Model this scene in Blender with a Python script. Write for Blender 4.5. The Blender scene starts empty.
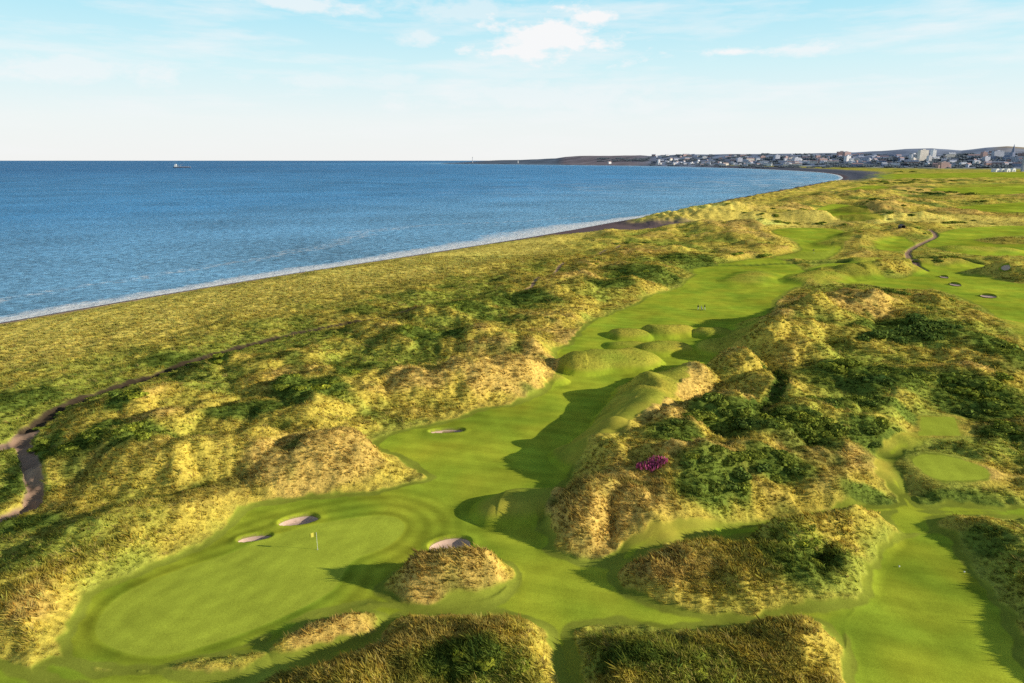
import bpy, bmesh, math, random
import numpy as np
from mathutils import Vector, Matrix

random.seed(7)
RNG = np.random.default_rng(11)
C = bpy.context.scene.collection
W_, H_, F_ = 1024, 683, 683.0
CAMZ = 45.0
PITCH = math.atan(181.5 / F_)
CP, SP = math.cos(PITCH), math.sin(PITCH)
SEA = -8.0
SUN_EL = math.radians(18.5)
SUN_AZ = math.radians(100.0)          # clockwise from +Y

# ------------------------------------------------------------------ noise
def _hash(ix, iy, seed):
    h = (ix.astype(np.uint32) * np.uint32(374761393) + iy.astype(np.uint32) * np.uint32(668265263)
         + np.uint32((seed * 2246822519 + 3266489917) & 0xffffffff))
    h = (h ^ (h >> np.uint32(13))) * np.uint32(1274126177)
    h ^= h >> np.uint32(16)
    return h
_ang = np.arange(256) * (2 * np.pi / 256)
_GX, _GY = np.cos(_ang).astype(np.float32), np.sin(_ang).astype(np.float32)
def gnoise(x, y, seed=0):
    xf, yf = np.floor(x), np.floor(y)
    ix, iy = xf.astype(np.int64).astype(np.int32), yf.astype(np.int64).astype(np.int32)
    fx, fy = (x - xf).astype(np.float32), (y - yf).astype(np.float32)
    u, v = fx*fx*fx*(fx*(fx*6-15)+10), fy*fy*fy*(fy*(fy*6-15)+10)
    def g(dx, dy):
        k = (_hash(ix + dx, iy + dy, seed) & np.uint32(255)).astype(np.intp)
        return _GX[k]*(fx-dx) + _GY[k]*(fy-dy)
    a, b, c, d = g(0,0), g(1,0), g(0,1), g(1,1)
    return 1.5*((a+(b-a)*u) + ((c+(d-c)*u) - (a+(b-a)*u))*v)
def fbm(x, y, lam, seed=0, oct=3, gain=0.5):
    s, a, f = 0.0, 1.0, 1.0/lam
    for o in range(oct):
        s = s + a*gnoise(x*f + 17.3*o, y*f - 9.1*o, seed+o*31)
        a *= gain; f *= 2.03
    return s
def sstep(a, b, x):
    t = np.clip((x-a)/(b-a), 0, 1)
    return t*t*(3-2*t)
def lerp(a, b, t): return a + (b-a)*t

# ------------------------------------------------------------------ distances
def catmull(pts, closed, n=4):
    P = np.asarray(pts, float); m = len(P); out = []
    rng = range(m) if closed else range(m-1)
    for i in rng:
        if closed: p0, p1, p2, p3 = P[(i-1) % m], P[i], P[(i+1) % m], P[(i+2) % m]
        else: p0, p1, p2, p3 = P[max(i-1,0)], P[i], P[i+1], P[min(i+2,m-1)]
        for k in range(n):
            t = k/n
            out.append(0.5*((2*p1)+(-p0+p2)*t+(2*p0-5*p1+4*p2-p3)*t*t+(-p0+3*p1-3*p2+p3)*t**3))
    if not closed: out.append(P[-1])
    return np.array(out)
def seg_d2(X, Y, A, B):
    dx, dy = B[0]-A[0], B[1]-A[1]
    L = dx*dx+dy*dy + 1e-12
    t = np.clip(((X-A[0])*dx+(Y-A[1])*dy)/L, 0, 1)
    return (X-A[0]-t*dx)**2 + (Y-A[1]-t*dy)**2, t
def line_dist(X, Y, pts, margin=None):
    out = np.full(X.shape, 1e9 if margin is None else margin, float)
    if margin is not None:
        lo, hi = pts.min(0)-margin, pts.max(0)+margin
        sel = np.nonzero((X > lo[0]) & (X < hi[0]) & (Y > lo[1]) & (Y < hi[1]))[0]
        if not len(sel): return out
        x, y = X[sel], Y[sel]
    else: x, y = X, Y
    d = np.full(x.shape, 1e18)
    for i in range(len(pts)-1): d = np.minimum(d, seg_d2(x, y, pts[i], pts[i+1])[0])
    d = np.sqrt(d)
    if margin is None: return d
    out[sel] = np.minimum(d, margin); return out
def poly_sd(X, Y, pts, margin):
    """signed distance, negative inside; clipped at +margin"""
    out = np.full(X.shape, float(margin))
    lo, hi = pts.min(0)-margin, pts.max(0)+margin
    sel = np.nonzero((X > lo[0]) & (X < hi[0]) & (Y > lo[1]) & (Y < hi[1]))[0]
    if not len(sel): return out
    x, y = X[sel], Y[sel]
    d = np.full(x.shape, 1e18); ins = np.zeros(x.shape, bool); n = len(pts)
    for i in range(n):
        a, b = pts[i], pts[(i+1) % n]
        d = np.minimum(d, seg_d2(x, y, a, b)[0])
        if a[1] != b[1]:
            c = ((a[1] > y) != (b[1] > y)) & (x < (b[0]-a[0])*(y-a[1])/(b[1]-a[1])+a[0])
            ins ^= c
    d = np.sqrt(d)
    out[sel] = np.minimum(np.where(ins, -d, d), margin); return out

# ------------------------------------------------------------------ reading the site plan: a sighting -> ground point
def sight(px, py, z):
    xd, yd = (px-512.0)/F_, (py-341.5)/F_
    d = np.array([xd, CP - yd*SP, -SP - yd*CP])
    t = (z-CAMZ)/d[2]
    return d[0]*t, d[1]*t
COAST = np.array([sight(px, py, SEA) for px, py in
    [(-420,392),(-200,357),(0,323),(100,305.5),(200,288.5),(300,272.5),(400,257.5),(500,242),(560,232),(645,217),
     (700,210),(740,201.5),(800,190),(834,182),(843,177.5),(832,173.8),(800,171),(740,168.3),(650,166),(600,165.4),(560,164.9),(500,164.3),(455,163.8),(440,163.3)]])
COAST_S = np.vstack([[COAST[0]*1.0 + np.array([-40,-120])], catmull(COAST, False, 4)])
SEAPOLY = np.vstack([COAST_S, [[-5000, 60000], [-60000, 60000], [-60000, -2000], [-400, -2000]]])
_back = COAST[-1] + np.array([700.0, 2600.0])
SEAPOLY = np.vstack([COAST_S, [_back], [[9000, 60000], [-60000, 60000], [-60000, -2000], COAST_S[0]+np.array([-60,-2000])]])
_LR = np.linspace(math.log(28.0), math.log(95000.0), 1300); _LA = np.radians(np.linspace(-75, 75, 640))
_gr, _ga = np.meshgrid(np.exp(_LR), _LA, indexing='ij')
_LT = poly_sd((_gr*np.sin(_ga)).ravel(), (_gr*np.cos(_ga)).ravel(), SEAPOLY, 1e7).reshape(_gr.shape)
def inland(X, Y):
    """+ metres inland of the waterline, - out at sea"""
    fi = (np.log(np.maximum(np.hypot(X, Y), 28.1))-_LR[0])/(_LR[1]-_LR[0]); fj = (np.arctan2(X, Y)-_LA[0])/(_LA[1]-_LA[0])
    fi = np.clip(fi, 0, len(_LR)-1.001); fj = np.clip(fj, 0, len(_LA)-1.001)
    i, j = fi.astype(int), fj.astype(int); fi, fj = fi-i, fj-j
    s = _LT[i,j]*(1-fi)*(1-fj)+_LT[i+1,j]*fi*(1-fj)+_LT[i,j+1]*(1-fi)*fj+_LT[i+1,j+1]*fi*fj
    return np.where(s > 0, s*lerp(2.3, lerp(.34, 1.5, sstep(545, 600, Y)), sstep(430, 500, Y)), s)
def base_of(s):
    z = np.where(s < 0, SEA + s*0.06, SEA + np.minimum(s, 22)*0.075)
    z = z + sstep(18, 125, s)*(0.0-SEA-1.65)
    return np.maximum(z, SEA-3.0)
def P(px, py, dz=0.0):
    z = 0.0
    for _ in range(12):
        x, y = sight(px, py, z+dz)
        z = 0.5*z + 0.5*float(base_of(inland(np.array([x]), np.array([y])))[0])
    return (x, y)
def PP(l, dz=0.0): return np.array([P(a, b, dz) for a, b in l])
def POLY(l, dz=0.0): return catmull(PP(l, dz), True, 4)
def LINE(l, dz=0.0): return catmull(PP(l, dz), False, 4)

# ------------------------------------------------------------------ site plan
MOWN = [POLY(q) for q in [
  # home green and fairway
  [(66,662),(58,640),(75,612),(105,588),(150,566),(195,548),(225,525),(240,510),(262,503),(300,497),(350,495),(400,488),(425,478),
   (400,462),(375,446),(392,432),(430,424),(470,412),(520,400),(545,388),(560,372),(552,354),(572,341),(582,328),(600,317),(630,306),(655,294),(680,286),
   (692,276),(722,268),(770,266),(806,270),(812,281),(790,291),(775,305),(766,322),(750,345),(722,360),(700,372),(676,384),
   (652,396),(640,412),(622,436),(596,455),(578,472),(562,488),(548,508),(543,530),(552,549),(530,560),(512,585),(480,604),(400,606),(360,604),
   (330,612),(280,632),(230,655),(160,672),(110,672)],
  # walk round the mounds
  [(505,556),(530,545),(552,551),(585,561),(625,562),(650,547),(664,548),(640,562),(620,575),(630,592),(655,606),(700,614),(760,612),(815,606),
   (862,598),(856,640),(840,655),(822,630),(790,621),(740,624),(660,628),(600,624),(572,640),(585,683),(590,730),(538,730),(550,683),(552,650),
   (535,625),(500,617),(430,613),(395,620),(380,642),(330,664),(250,690),(150,706),(60,690),(30,672),(60,655),(110,668),(170,668),(200,650),
   (260,640),(270,620),(360,605),(400,600),(470,600),(505,590)],
  # big tee
  [(900,533),(940,530),(970,560),(996,600),(1018,640),(1034,668),(1052,720),(840,730),(842,650),(830,620),(866,592),(870,565),(884,545)],
  [(885,510),(905,500),(930,510),(1030,508),(1030,518),(940,518),(936,533),(900,536)],
  [(-80,640),(0,657),(30,670),(60,682),(100,690),(60,730),(-90,730)],
  # second green and the fairways beyond
  [(772,257),(800,251),(795,243),(772,231),(800,228),(835,229),(852,237),(842,249),(828,259),(795,260)],
  [(706,276),(690,270),(730,262),(770,258),(800,266),(800,274),(760,278)],
  [(815,211),(832,204),(852,206),(872,215),(884,223),(850,224),(828,216)],
  [(872,243),(900,236),(915,244),(905,250),(880,250)],
  [(912,270),(930,262),(965,260),(1010,264),(1060,270),(1080,380),(1018,345),(1002,325),(985,309),(955,296),(925,286)],
  [(928,240),(950,230),(1000,226),(1080,228),(1080,260),(1010,259),(965,254),(930,248)],
  [(840,192),(865,186),(890,187),(880,193),(850,196)],
  [(860,176),(930,173.5),(1000,172.5),(1070,174),(1070,177.5),(940,178.5),(870,179.5)],
  [(955,207),(1060,201),(1060,211),(985,212)],
  [(930,190),(980,184),(1060,186),(1060,193),(980,195)],
  [(806,270),(830,263),(870,259),(905,262),(925,275),(935,288),(900,290),(870,285),(840,284),(815,285)],
  [(596,456),(622,434),(640,410),(652,395),(676,383),(684,388),(680,402),(660,424),(638,438),(612,458)],
  # small tees on the right and the mown walk to them
]] + [POLY([(913,458),(923,450),(953,453),(985,463),(990,473),(965,476),(935,474)], 2.0), PP([(921,414),(955,414),(962,433),(918,433)], 1.5)]
WALK = LINE([(925,438),(905,448),(888,460),(886,475),(900,492),(912,508)])
CORR = LINE([(600,575),(655,546),(720,535),(800,519),(880,509),(960,510),(1060,514)])
ISLES = [POLY(q) for q in [
  [(925,257),(965,256),(1010,258),(1070,256),(1070,267),(1010,268),(970,264),(935,266)],
  [(960,272),(990,270),(1030,274),(1060,282),(1030,284),(990,278)],
  [(975,240),(1010,236),(1060,237),(1060,243),(1005,244)],
  [(880,262),(905,264),(915,272),(895,278),(870,272)],
  [(384,590),(395,574),(420,563),(455,560),(490,559),(508,566),(512,577),(500,590),(460,600),(410,602)],
  [(268,656),(285,640),(320,624),(355,615),(378,617),(375,630),(340,646),(300,656)],
  [(172,670),(200,660),(250,654),(268,657),(250,669),(200,676)],
  [(250,700),(280,675),(330,664),(400,642),(440,628),(480,622),(520,626),(545,644),(556,672),(550,735),(300,735)],
  [(577,632),(640,631),(720,631),(780,626),(815,630),(836,645),(846,668),(842,735),(598,735),(585,675)],
  [(618,578),(640,562),(700,548),(760,543),(800,533),(850,528),(888,530),(893,540),(880,553),(868,577),(865,595),(845,606),(800,609),(740,615),(690,613),(650,603),(628,592)],
]]
PUTT = [POLY(q) for q in [
  [(100,640),(97,620),(120,594),(170,571),(230,552),(270,536),(330,522),(385,516),(405,526),(390,545),(352,562),(332,590),(270,622),(190,650),(140,656)],
  [(776,256),(800,252),(825,252),(835,247),(828,258),(795,259)]]]
TEEPAD = [(MOWN[-2], 1.5), (MOWN[-1], 0.9)]
# dune ridges and mounds: (crest line, height, half width, mown?)
def R(l, h, w, dz=0.0, rg=False): return (LINE(l, dz), h, w, rg)
MOUNDS = [
  R([(412,585),(450,581),(488,579)], 3.0, 5.4, 0, True), R([(285,652),(330,637),(368,625)], 2.1, 4.0, 0, True), R([(190,669),(250,662)], 1.1, 2.6, 0, True),
  R([(330,700),(420,675),(500,657),(535,666)], 2.5, 9, 0, True), R([(285,692),(330,682)], 1.6, 4, 0, True),
  R([(605,690),(700,678),(790,662),(822,660)], 1.8, 8, 0, True), R([(785,652),(812,657)], 2.7, 5.5, 0, True),
  R([(650,580),(715,572),(765,575)], 2.4, 8, 0, True), R([(790,542),(850,538),(885,540)], 3.6, 5.5, 0, True), R([(855,592),(800,600),(745,592)], 2.0, 5, 0, True), R([(862,560),(868,585)], 2.2, 5, 0, True),
  R([(560,540),(600,518),(640,496),(665,484)], 3.6, 7.5, 0, True),
  R([(975,533),(1022,562),(1064,615),(1100,690)], 1.7, 7.5, 0, True),
  R([(-30,650),(15,618),(50,584),(110,553),(160,533),(200,516)], 1.8, 9, 0, True),
  R([(512,512),(556,508)], 1.9, 4.5),
  R([(586,366),(632,363)], 3.3, 7), R([(618,336),(636,336)], 1.9, 4.5), R([(656,333),(678,333)], 2.2, 5), R([(652,351),(670,350)], 2.0, 5.5), R([(625,347),(638,347)], 1.2, 5), R([(545,382),(556,381)], 1.6, 3.5),
  R([(716,352),(744,350)], 3.2, 6.5), R([(704,336),(722,335)], 1.9, 4.5),
  R([(688,386),(668,394),(648,411),(622,440),(596,462)], 4.4, 8), R([(655,398),(660,402)], 5.5, 7), R([(608,452),(612,454)], 5.2, 6),
  R([(720,428),(670,446),(625,474)], 4.2, 9), R([(760,455),(700,485),(660,520)], 3.2, 10),
  R([(868,306),(835,313),(800,327),(775,346)], 5.2, 18, 2), R([(812,318),(803,323)], 7.2, 12, 2), R([(772,345),(767,349)], 6.5, 9, 2), R([(735,366),(728,371)], 4.5, 7, 2), R([(835,272),(812,283)], 2.2, 12), R([(870,318),(930,322),(985,338)], 2.4, 28),
  R([(800,440),(860,430),(900,425)], 3, 12), R([(790,400),(880,390),(960,395)], 2.8, 15), R([(850,350),(920,345),(990,360)], 3, 18), R([(760,480),(840,470)], 2.5, 9),
  R([(300,476),(330,472),(355,466)], 3.11, 9, 0, True), R([(465,388),(545,385)], 2.37, 11, 0, True), R([(490,350),(548,355)], 2.52, 13, 0, True), R([(350,395),(430,388)], 2.22, 11, 0, True),
  R([(60,470),(110,462)], 2.22, 8, 0, True), R([(150,470),(250,468)], 2.52, 9, 0, True), R([(200,430),(300,425)], 1.92, 10, 0, True), R([(300,405),(340,400)], 2.22, 9, 0, True),
  R([(110,415),(190,405)], 1.63, 9, 0, True), R([(400,350),(470,345)], 1.78, 12, 0, True), R([(430,318),(480,318)], 2.07, 13, 0, True), R([(560,300),(640,290)], 2.22, 16, 0, True), R([(230,378),(300,372)], 1.63, 10, 0, True),
  R([(672,215),(695,210),(740,200.5),(800,188.5),(838,181)], 10.5, 46, 5), R([(700,232),(760,222)], 4, 30), R([(770,240),(740,245)], 2.6, 25),
  R([(865,236),(845,246)], 4, 18), R([(905,205),(870,212)], 8, 40), R([(880,192),(850,198)], 8, 55), R([(905,188),(1000,186)], 4, 50), R([(910,218),(870,222)], 5, 35),
  R([(760,276),(745,282)], 1.4, 12), R([(890,270),(850,274)], 4, 14), R([(1010,275),(1050,280)], 4, 16), R([(960,250),(1000,251)], 3, 14), R([(860,262),(960,264)], 2.2, 10),
]
def field(poly, n, rr, hh, seed):
    rg = random.Random(seed); xs = [p[0] for p in poly]; ys = [p[1] for p in poly]; out = []
    q = np.array(poly, float)
    while len(out) < n:
        a, b = rg.uniform(min(xs), max(xs)), rg.uniform(min(ys), max(ys))
        if poly_sd(np.array([a]), np.array([b]), q, 5)[0] > 0: continue
        x, y = P(a, b, 1.0); w = rg.uniform(*rr)*(1+max(0, (y-120)/260)); an = rg.uniform(-.9, .9); L = w*rg.uniform(.1, .8)
        c = np.array([[x-L*math.cos(an), y-L*math.sin(an)], [x, y], [x+L*math.cos(an), y+L*math.sin(an)]])
        out.append((c, w*rg.uniform(*hh), w))
    return out
HUMMOCKS = (field([(60,470),(110,400),(330,335),(560,270),(600,300),(545,385),(420,400),(340,480),(150,495)], 85, (3.8,6.8), (.16,.28), 3)
          + field([(640,285),(700,255),(640,245),(560,262)], 16, (5,8), (.12,.2), 4)
          + field([(660,440),(760,360),(800,295),(920,300),(1010,345),(1030,500),(900,500),(760,500),(680,510)], 60, (3.2,6), (.14,.25), 5)
          + field([(700,225),(830,190),(870,215),(800,232),(760,262),(700,255)], 26, (6,10), (.10,.18), 6))
TRACK = [(LINE([(-60,458),(0,447),(20,440),(34,428)]), 1.8, .4), (LINE([(20,440),(28,455),(32,470),(35,488),(32,505)]), 1.35, .6), (LINE([(32,505),(15,516),(-30,532)]), 1.5, .7),
         (LINE([(30,430),(60,412),(90,398),(130,384),(180,366),(240,348),(300,334),(345,325)]), 1.3, .6), (LINE([(345,325),(400,318),(430,312)]), 1.0, .4),
         (LINE([(925,271),(912,262),(908,252),(920,244),(936,236),(930,230)]), 1.5, .5),
         
         (LINE([(525,292),(570,265),(605,255),(620,247)]), .8, .2)]
DITCH = [(LINE([(748,432),(772,412),(780,396),(765,378)]), .42), (LINE([(814,300),(806,312)]), .5), (LINE([(840,268),(880,264),(910,259),(940,259),(975,264)]), 1), (LINE([(700,266),(760,264),(820,262),(845,262)]), .7)]
BUNKERS = [  # centre, half sizes in metres, turn, depth, label
  ((299,519.5), (2.5,1.15), .35, .75, 'pale sand bunker with shaded right end, the larger one by the flagged green'),
  ((254,536.5), (1.9,.75), .3, .7, 'narrow sand bunker half hidden by its grass lip, left of the larger bunker'),
  ((451,545), (2.7,1.7), .1, .7, 'shaded sand bunker cut into the far side of the straw covered mound by the green'),
  ((447,430.5), (2.8,1.0), .1, .8, 'small sand bunker in the rough at the left side of the long fairway'),
  ((944,277.5), (1.3,1.8), 0, 0, 'distant fairway bunker on the right, leftmost and farthest of the three clustered there'),
  ((955,285.5), (1.8,2.4), 0, 0, 'distant fairway bunker on the right with the widest patch of grey sand'),
  ((988,297.5), (2.2,2.4), 0, 0, 'distant fairway bunker nearest the camera on the right hand fairway'),
  ((1004,277), (1.4,1.7), 0, 0, 'distant fairway bunker close to the right edge of the picture'),
]
def ell(c, ab, rot, n=28, k=1.0):
    x, y = P(*c); a = np.linspace(0, 2*np.pi, n, endpoint=False)
    wob = 1+.08*np.sin(2*a+c[0])+.05*np.sin(3*a+c[1])
    ex, ey = ab[0]*k*wob*np.cos(a), ab[1]*k*wob*np.sin(a)
    return np.stack([x+ex*math.cos(rot)-ey*math.sin(rot), y+ex*math.sin(rot)+ey*math.cos(rot)], 1)
BUNK = [(ell(c, ab, r), d) for c, ab, r, d, _ in BUNKERS]
BUNKC = [P(*b[0]) for b in BUNKERS]

# far hills: skyline height read per bearing
SKY_PX = [-2000,440,455,480,520,556,566,580,640,650,662,700,760,800,850,880,905,930,960,985,1005,1024,1100,1400]
SKY_PY = [163,162.5,161.3,160.4,160,158.6,157.2,156.4,156,156.6,155.6,154.8,154.3,154,153.7,153,151.6,151,152.6,150.6,150,151,151,152]
RC_PX = [-2000,440,560,650,740,800,1400]; RC_R = [11500,11500,9800,8600,6600,5700,5600]
def hills(X, Y, s):
    px = 512 + F_*(X/np.maximum(Y, 1))*1.0347
    r = np.hypot(X, Y)
    top = 45 + (160-np.interp(px, SKY_PX, SKY_PY))/F_/1.0347*np.interp(px, RC_PX, RC_R)*1.03
    k = sstep(40, 1500, s)*sstep(3300, 5600, r)
    return np.maximum(top, 6)*k*(1+.05*fbm(X, Y, 500, 5, 3)) 

def mow_dist(X, Y, m=40.0):
    d = np.full(X.shape, m)
    for q in MOWN: d = np.minimum(d, poly_sd(X, Y, q, m))
    d = np.minimum(d, line_dist(X, Y, WALK, m)-1.25)
    d = np.minimum(d, line_dist(X, Y, CORR, m)-1.3)
    e = np.full(X.shape, m)
    for q in ISLES: e = np.minimum(e, poly_sd(X, Y, q, m))
    return np.maximum(d, -e)

def survey(X, Y, want_masks=True):
    X = np.asarray(X, float); Y = np.asarray(Y, float)
    s = inland(X, Y); r = np.hypot(X, Y)
    wx = X + 1.3*fbm(X, Y, 9, 41, 2) + 2.0*fbm(X, Y, 30, 43, 1)
    wy = Y + 1.3*fbm(X, Y, 9, 51, 2) + 2.0*fbm(X, Y, 30, 53, 1)
    edge = .45*fbm(X, Y, 2.2, 61, 2) + .8*fbm(X, Y, 7, 63, 2)
    dm = mow_dist(X, Y)
    # main fairway also widens with distance noise
    feat = np.zeros(X.shape)
    frg = np.zeros(X.shape)
    for L, h, w, rg in MOUNDS:
        k = 1+.06*w/9
        d = line_dist(wx, wy, L, w*1.02)
        p = np.clip(1-(d/w)**2, 0, 1)
        f = h*p**(1.45 if rg or w > 9.5 else 1.0)
        if L[:,1].min() > 330: f = f*.62
        if rg: frg = np.maximum(frg, f)
        else: feat = np.maximum(feat, f)
    hm = np.zeros(X.shape)
    for L, h_, w_ in HUMMOCKS:
        lo, hi = L.min(0)-w_*1.05, L.max(0)+w_*1.05
        sel = np.nonzero((wx > lo[0]) & (wx < hi[0]) & (wy > lo[1]) & (wy < hi[1]))[0]
        if len(sel):
            d2 = np.minimum(seg_d2(wx[sel], wy[sel], L[0], L[1])[0], seg_d2(wx[sel], wy[sel], L[1], L[2])[0])
            hm[sel] = np.maximum(hm[sel], h_*np.clip(1-d2/w_**2, 0, 1)**1.35)
    hm *= sstep(.5, 5, dm)*sstep(60, 110, s)
    feat = np.maximum(feat, frg*1.05*sstep(-1.6, 4.2, dm))
    far = sstep(120, 600, r); kc = lerp(2.1, 1.0, sstep(300, 450, Y))
    a = sstep(0.5, 14, dm)*sstep(60*kc, 150*kc, s)*(1-sstep(2200, 3500, r))
    lam = 1.0
    tdist = np.full(X.shape, 14.0)
    for L, w, dep in TRACK: tdist = np.minimum(tdist, line_dist(X, Y, L, 14))
    a = a*lerp(.25, 1.0, sstep(2, 13, tdist))
    nb = fbm(wx, wy*.8, 24, 3, 2)
    dune = (1.7*np.where(nb > 0, nb, nb*.75)+.5*fbm(wx, wy, 9, 5, 2)+.8) + far*(2.6*fbm(wx, wy*.8, 70, 9, 2)+.6)
    h = base_of(s) + a*dune + hm + feat*(1+.18*fbm(X, Y, 7, 13, 2)*sstep(-1, 3, dm)+.22*fbm(X, Y, 15, 14, 2)*(dm > -6))
    hum = fbm(wx, wy*.9, 12.5, 15, 2); hum2 = fbm(wx, wy, 5, 16, 2)
    h += a*(1-.6*far)*(1.0*np.maximum(hum-.05, 0)+.4*np.maximum(hum2, 0))
    h += .35*fbm(X, Y, 28, 19, 2)*sstep(20, 80, s)*(1-sstep(3000, 4000, r))
    h += sstep(15, 60, s)*(1-sstep(80, 150, s))*.8*fbm(X, Y, 14, 23, 3)
    rough = sstep(0, .55, dm+edge)
    h += rough*sstep(18, 30, s)*(.26*fbm(X, Y, 2.3, 29, 2)+.14)*(1-sstep(150, 400, r))
    # tee pads
    for q, dz in TEEPAD:
        d = poly_sd(X, Y, q, 10)
        cx, cy = q.mean(0)
        t = sstep(4.8, .3, d)
        h = h*(1-t) + (PADZ[id(q)] if id(q) in PADZ else 2.0)*t
    # tracks
    pathm = np.zeros(X.shape); trail_shade = np.zeros(X.shape)
    for L, w, dep in TRACK:
        d = line_dist(X, Y, L, 14) + .3*edge
        h -= dep*sstep(w*1.25, w*.6, d)*np.ones(1)
        pathm = np.maximum(pathm, sstep(w*1.05, w*.75, d))
        if w in (1.3, 1.0): trail_shade = np.maximum(trail_shade, sstep(w*1.6, w*1.0, d+.35*edge))
    dit = np.zeros(X.shape)
    for L, kw in DITCH:
        d = line_dist(X, Y, L, 20)/kw
        h -= (.6+kw)*sstep(5, 1, d); dit = np.maximum(dit, sstep(4.5, 2.5, d))
    sandm = np.zeros(X.shape)
    for (q, dep), (cx, cy) in zip(BUNK, BUNKC):
        d = poly_sd(X, Y, q, 6)
        h += .10*np.exp(-((d-.4)/.6)**2)*(d < 5)
        if dep: h -= (dep+.1)*sstep(.30, -.30, d)
        sandm = np.maximum(sandm, sstep(.15, -.1, d))
    hl = hills(X, Y, s); h = h + hl
    if not want_masks: return h
    return h, dict(s=s, r=r, dm=dm+edge*.8, rough=rough, path=pathm, sand=sandm, trail_shade=trail_shade, dit=dit, feat=feat, hill=hl, dune=a*(dune-.6+.6*hum)+.8*hm-.5*(a > .5))
PADZ = {}
for q, dz in TEEPAD:
    c = q.mean(0)
    z = survey(np.array([c[0]-6, c[0]+6, c[0], c[0]]), np.array([c[1], c[1], c[1]-5, c[1]+5]), False)
    PADZ[id(q)] = float(np.mean(z[2:]))*0 + dz*.5 + .55

def ground_z(x, y): return float(survey(np.array([x]), np.array([y]), False)[0])
def strike(px, py, dz=0.0):
    """first ground point met by a sighting line"""
    xd, yd = (px-512.0)/F_, (py-341.5)/F_
    d = np.array([xd, CP - yd*SP, -SP - yd*CP])
    t = 40*np.cumprod(np.full(2600, 1.0025))
    X, Y, Z = d[0]*t, d[1]*t, CAMZ + d[2]*t
    h = look(X, Y)
    k = np.nonzero(Z < np.maximum(h, SEA)+dz)[0]
    if not len(k): return None
    i = k[0]
    return np.array([X[i], Y[i], h[i]])

# green scrub patches and straw patches (sighting ellipses), as soft weights
GREENP = [(85,452,32,12),(145,450,28,14),(127,410,18,8),(104,436,20,10),(195,447,22,8),(40,442,12,14),(218,364,20,6),(170,355,30,7),(292,395,16,8),(315,402,30,14),(350,380,14,9),
          (455,311,26,6),(425,340,34,8),(255,420,40,8),(390,372,30,6),(560,245,0.1,1),(640,275,40,7),(700,262,40,5),(600,285,40,6),(520,300,30,5),(30,395,40,12),(10,480,16,25),(20,520,40,10),
          (905,335,50,13),(1000,357,20,13),(868,384,62,15),(975,400,42,16),(862,415,58,8),(876,438,36,12),(760,434,60,13),(816,440,20,12),(775,476,36,12),(735,488,14,14),(872,490,26,6),(1003,433,22,8),(958,494,48,7),
          (706,430,22,10),(676,453,30,11),(712,488,38,14),(700,500,30,12),(808,566,46,20),(470,668,45,16),(650,662,60,13),(990,540,30,14)]
STRAWP = [(320,465,60,25),(600,510,55,40),(505,370,70,25),(440,390,60,20),(660,420,40,25),(700,395,50,18),(820,300,50,14),(450,578,70,25),(330,632,50,20),(215,664,50,9),(40,600,30,30),(680,568,60,26),
          (880,212,40,8),(920,190,60,5),(1000,215,50,8),(870,320,40,10),(790,450,20,10),(840,460,40,14),(980,380,24,6),(980,470,40,14),(560,330,50,16),(620,280,60,10),(760,300,30,8)]
def plan_xy(lst):
    out = []
    for px, py, rx, ry in lst:
        x, y = P(px, py, 1.5); x2, _ = P(px+rx, py, 1.5); _, y2 = P(px, py-ry, 1.5); _, y3 = P(px, py+ry, 1.5)
        out.append((x, y, abs(x2-x), abs(y2-y3)/2))
    return out
GREEN_W, STRAW_W = plan_xy(GREENP), plan_xy(STRAWP)
def patch(X, Y, lst):
    o = np.zeros(X.shape)
    for x, y, a, b in lst:
        sel = np.nonzero((abs(X-x) < 2*a) & (abs(Y-y) < 2*b))[0]
        if len(sel): o[sel] = np.maximum(o[sel], np.exp(-1.2*(((X[sel]-x)/a)**2+((Y[sel]-y)/b)**2)**1.5))
    return o

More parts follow.
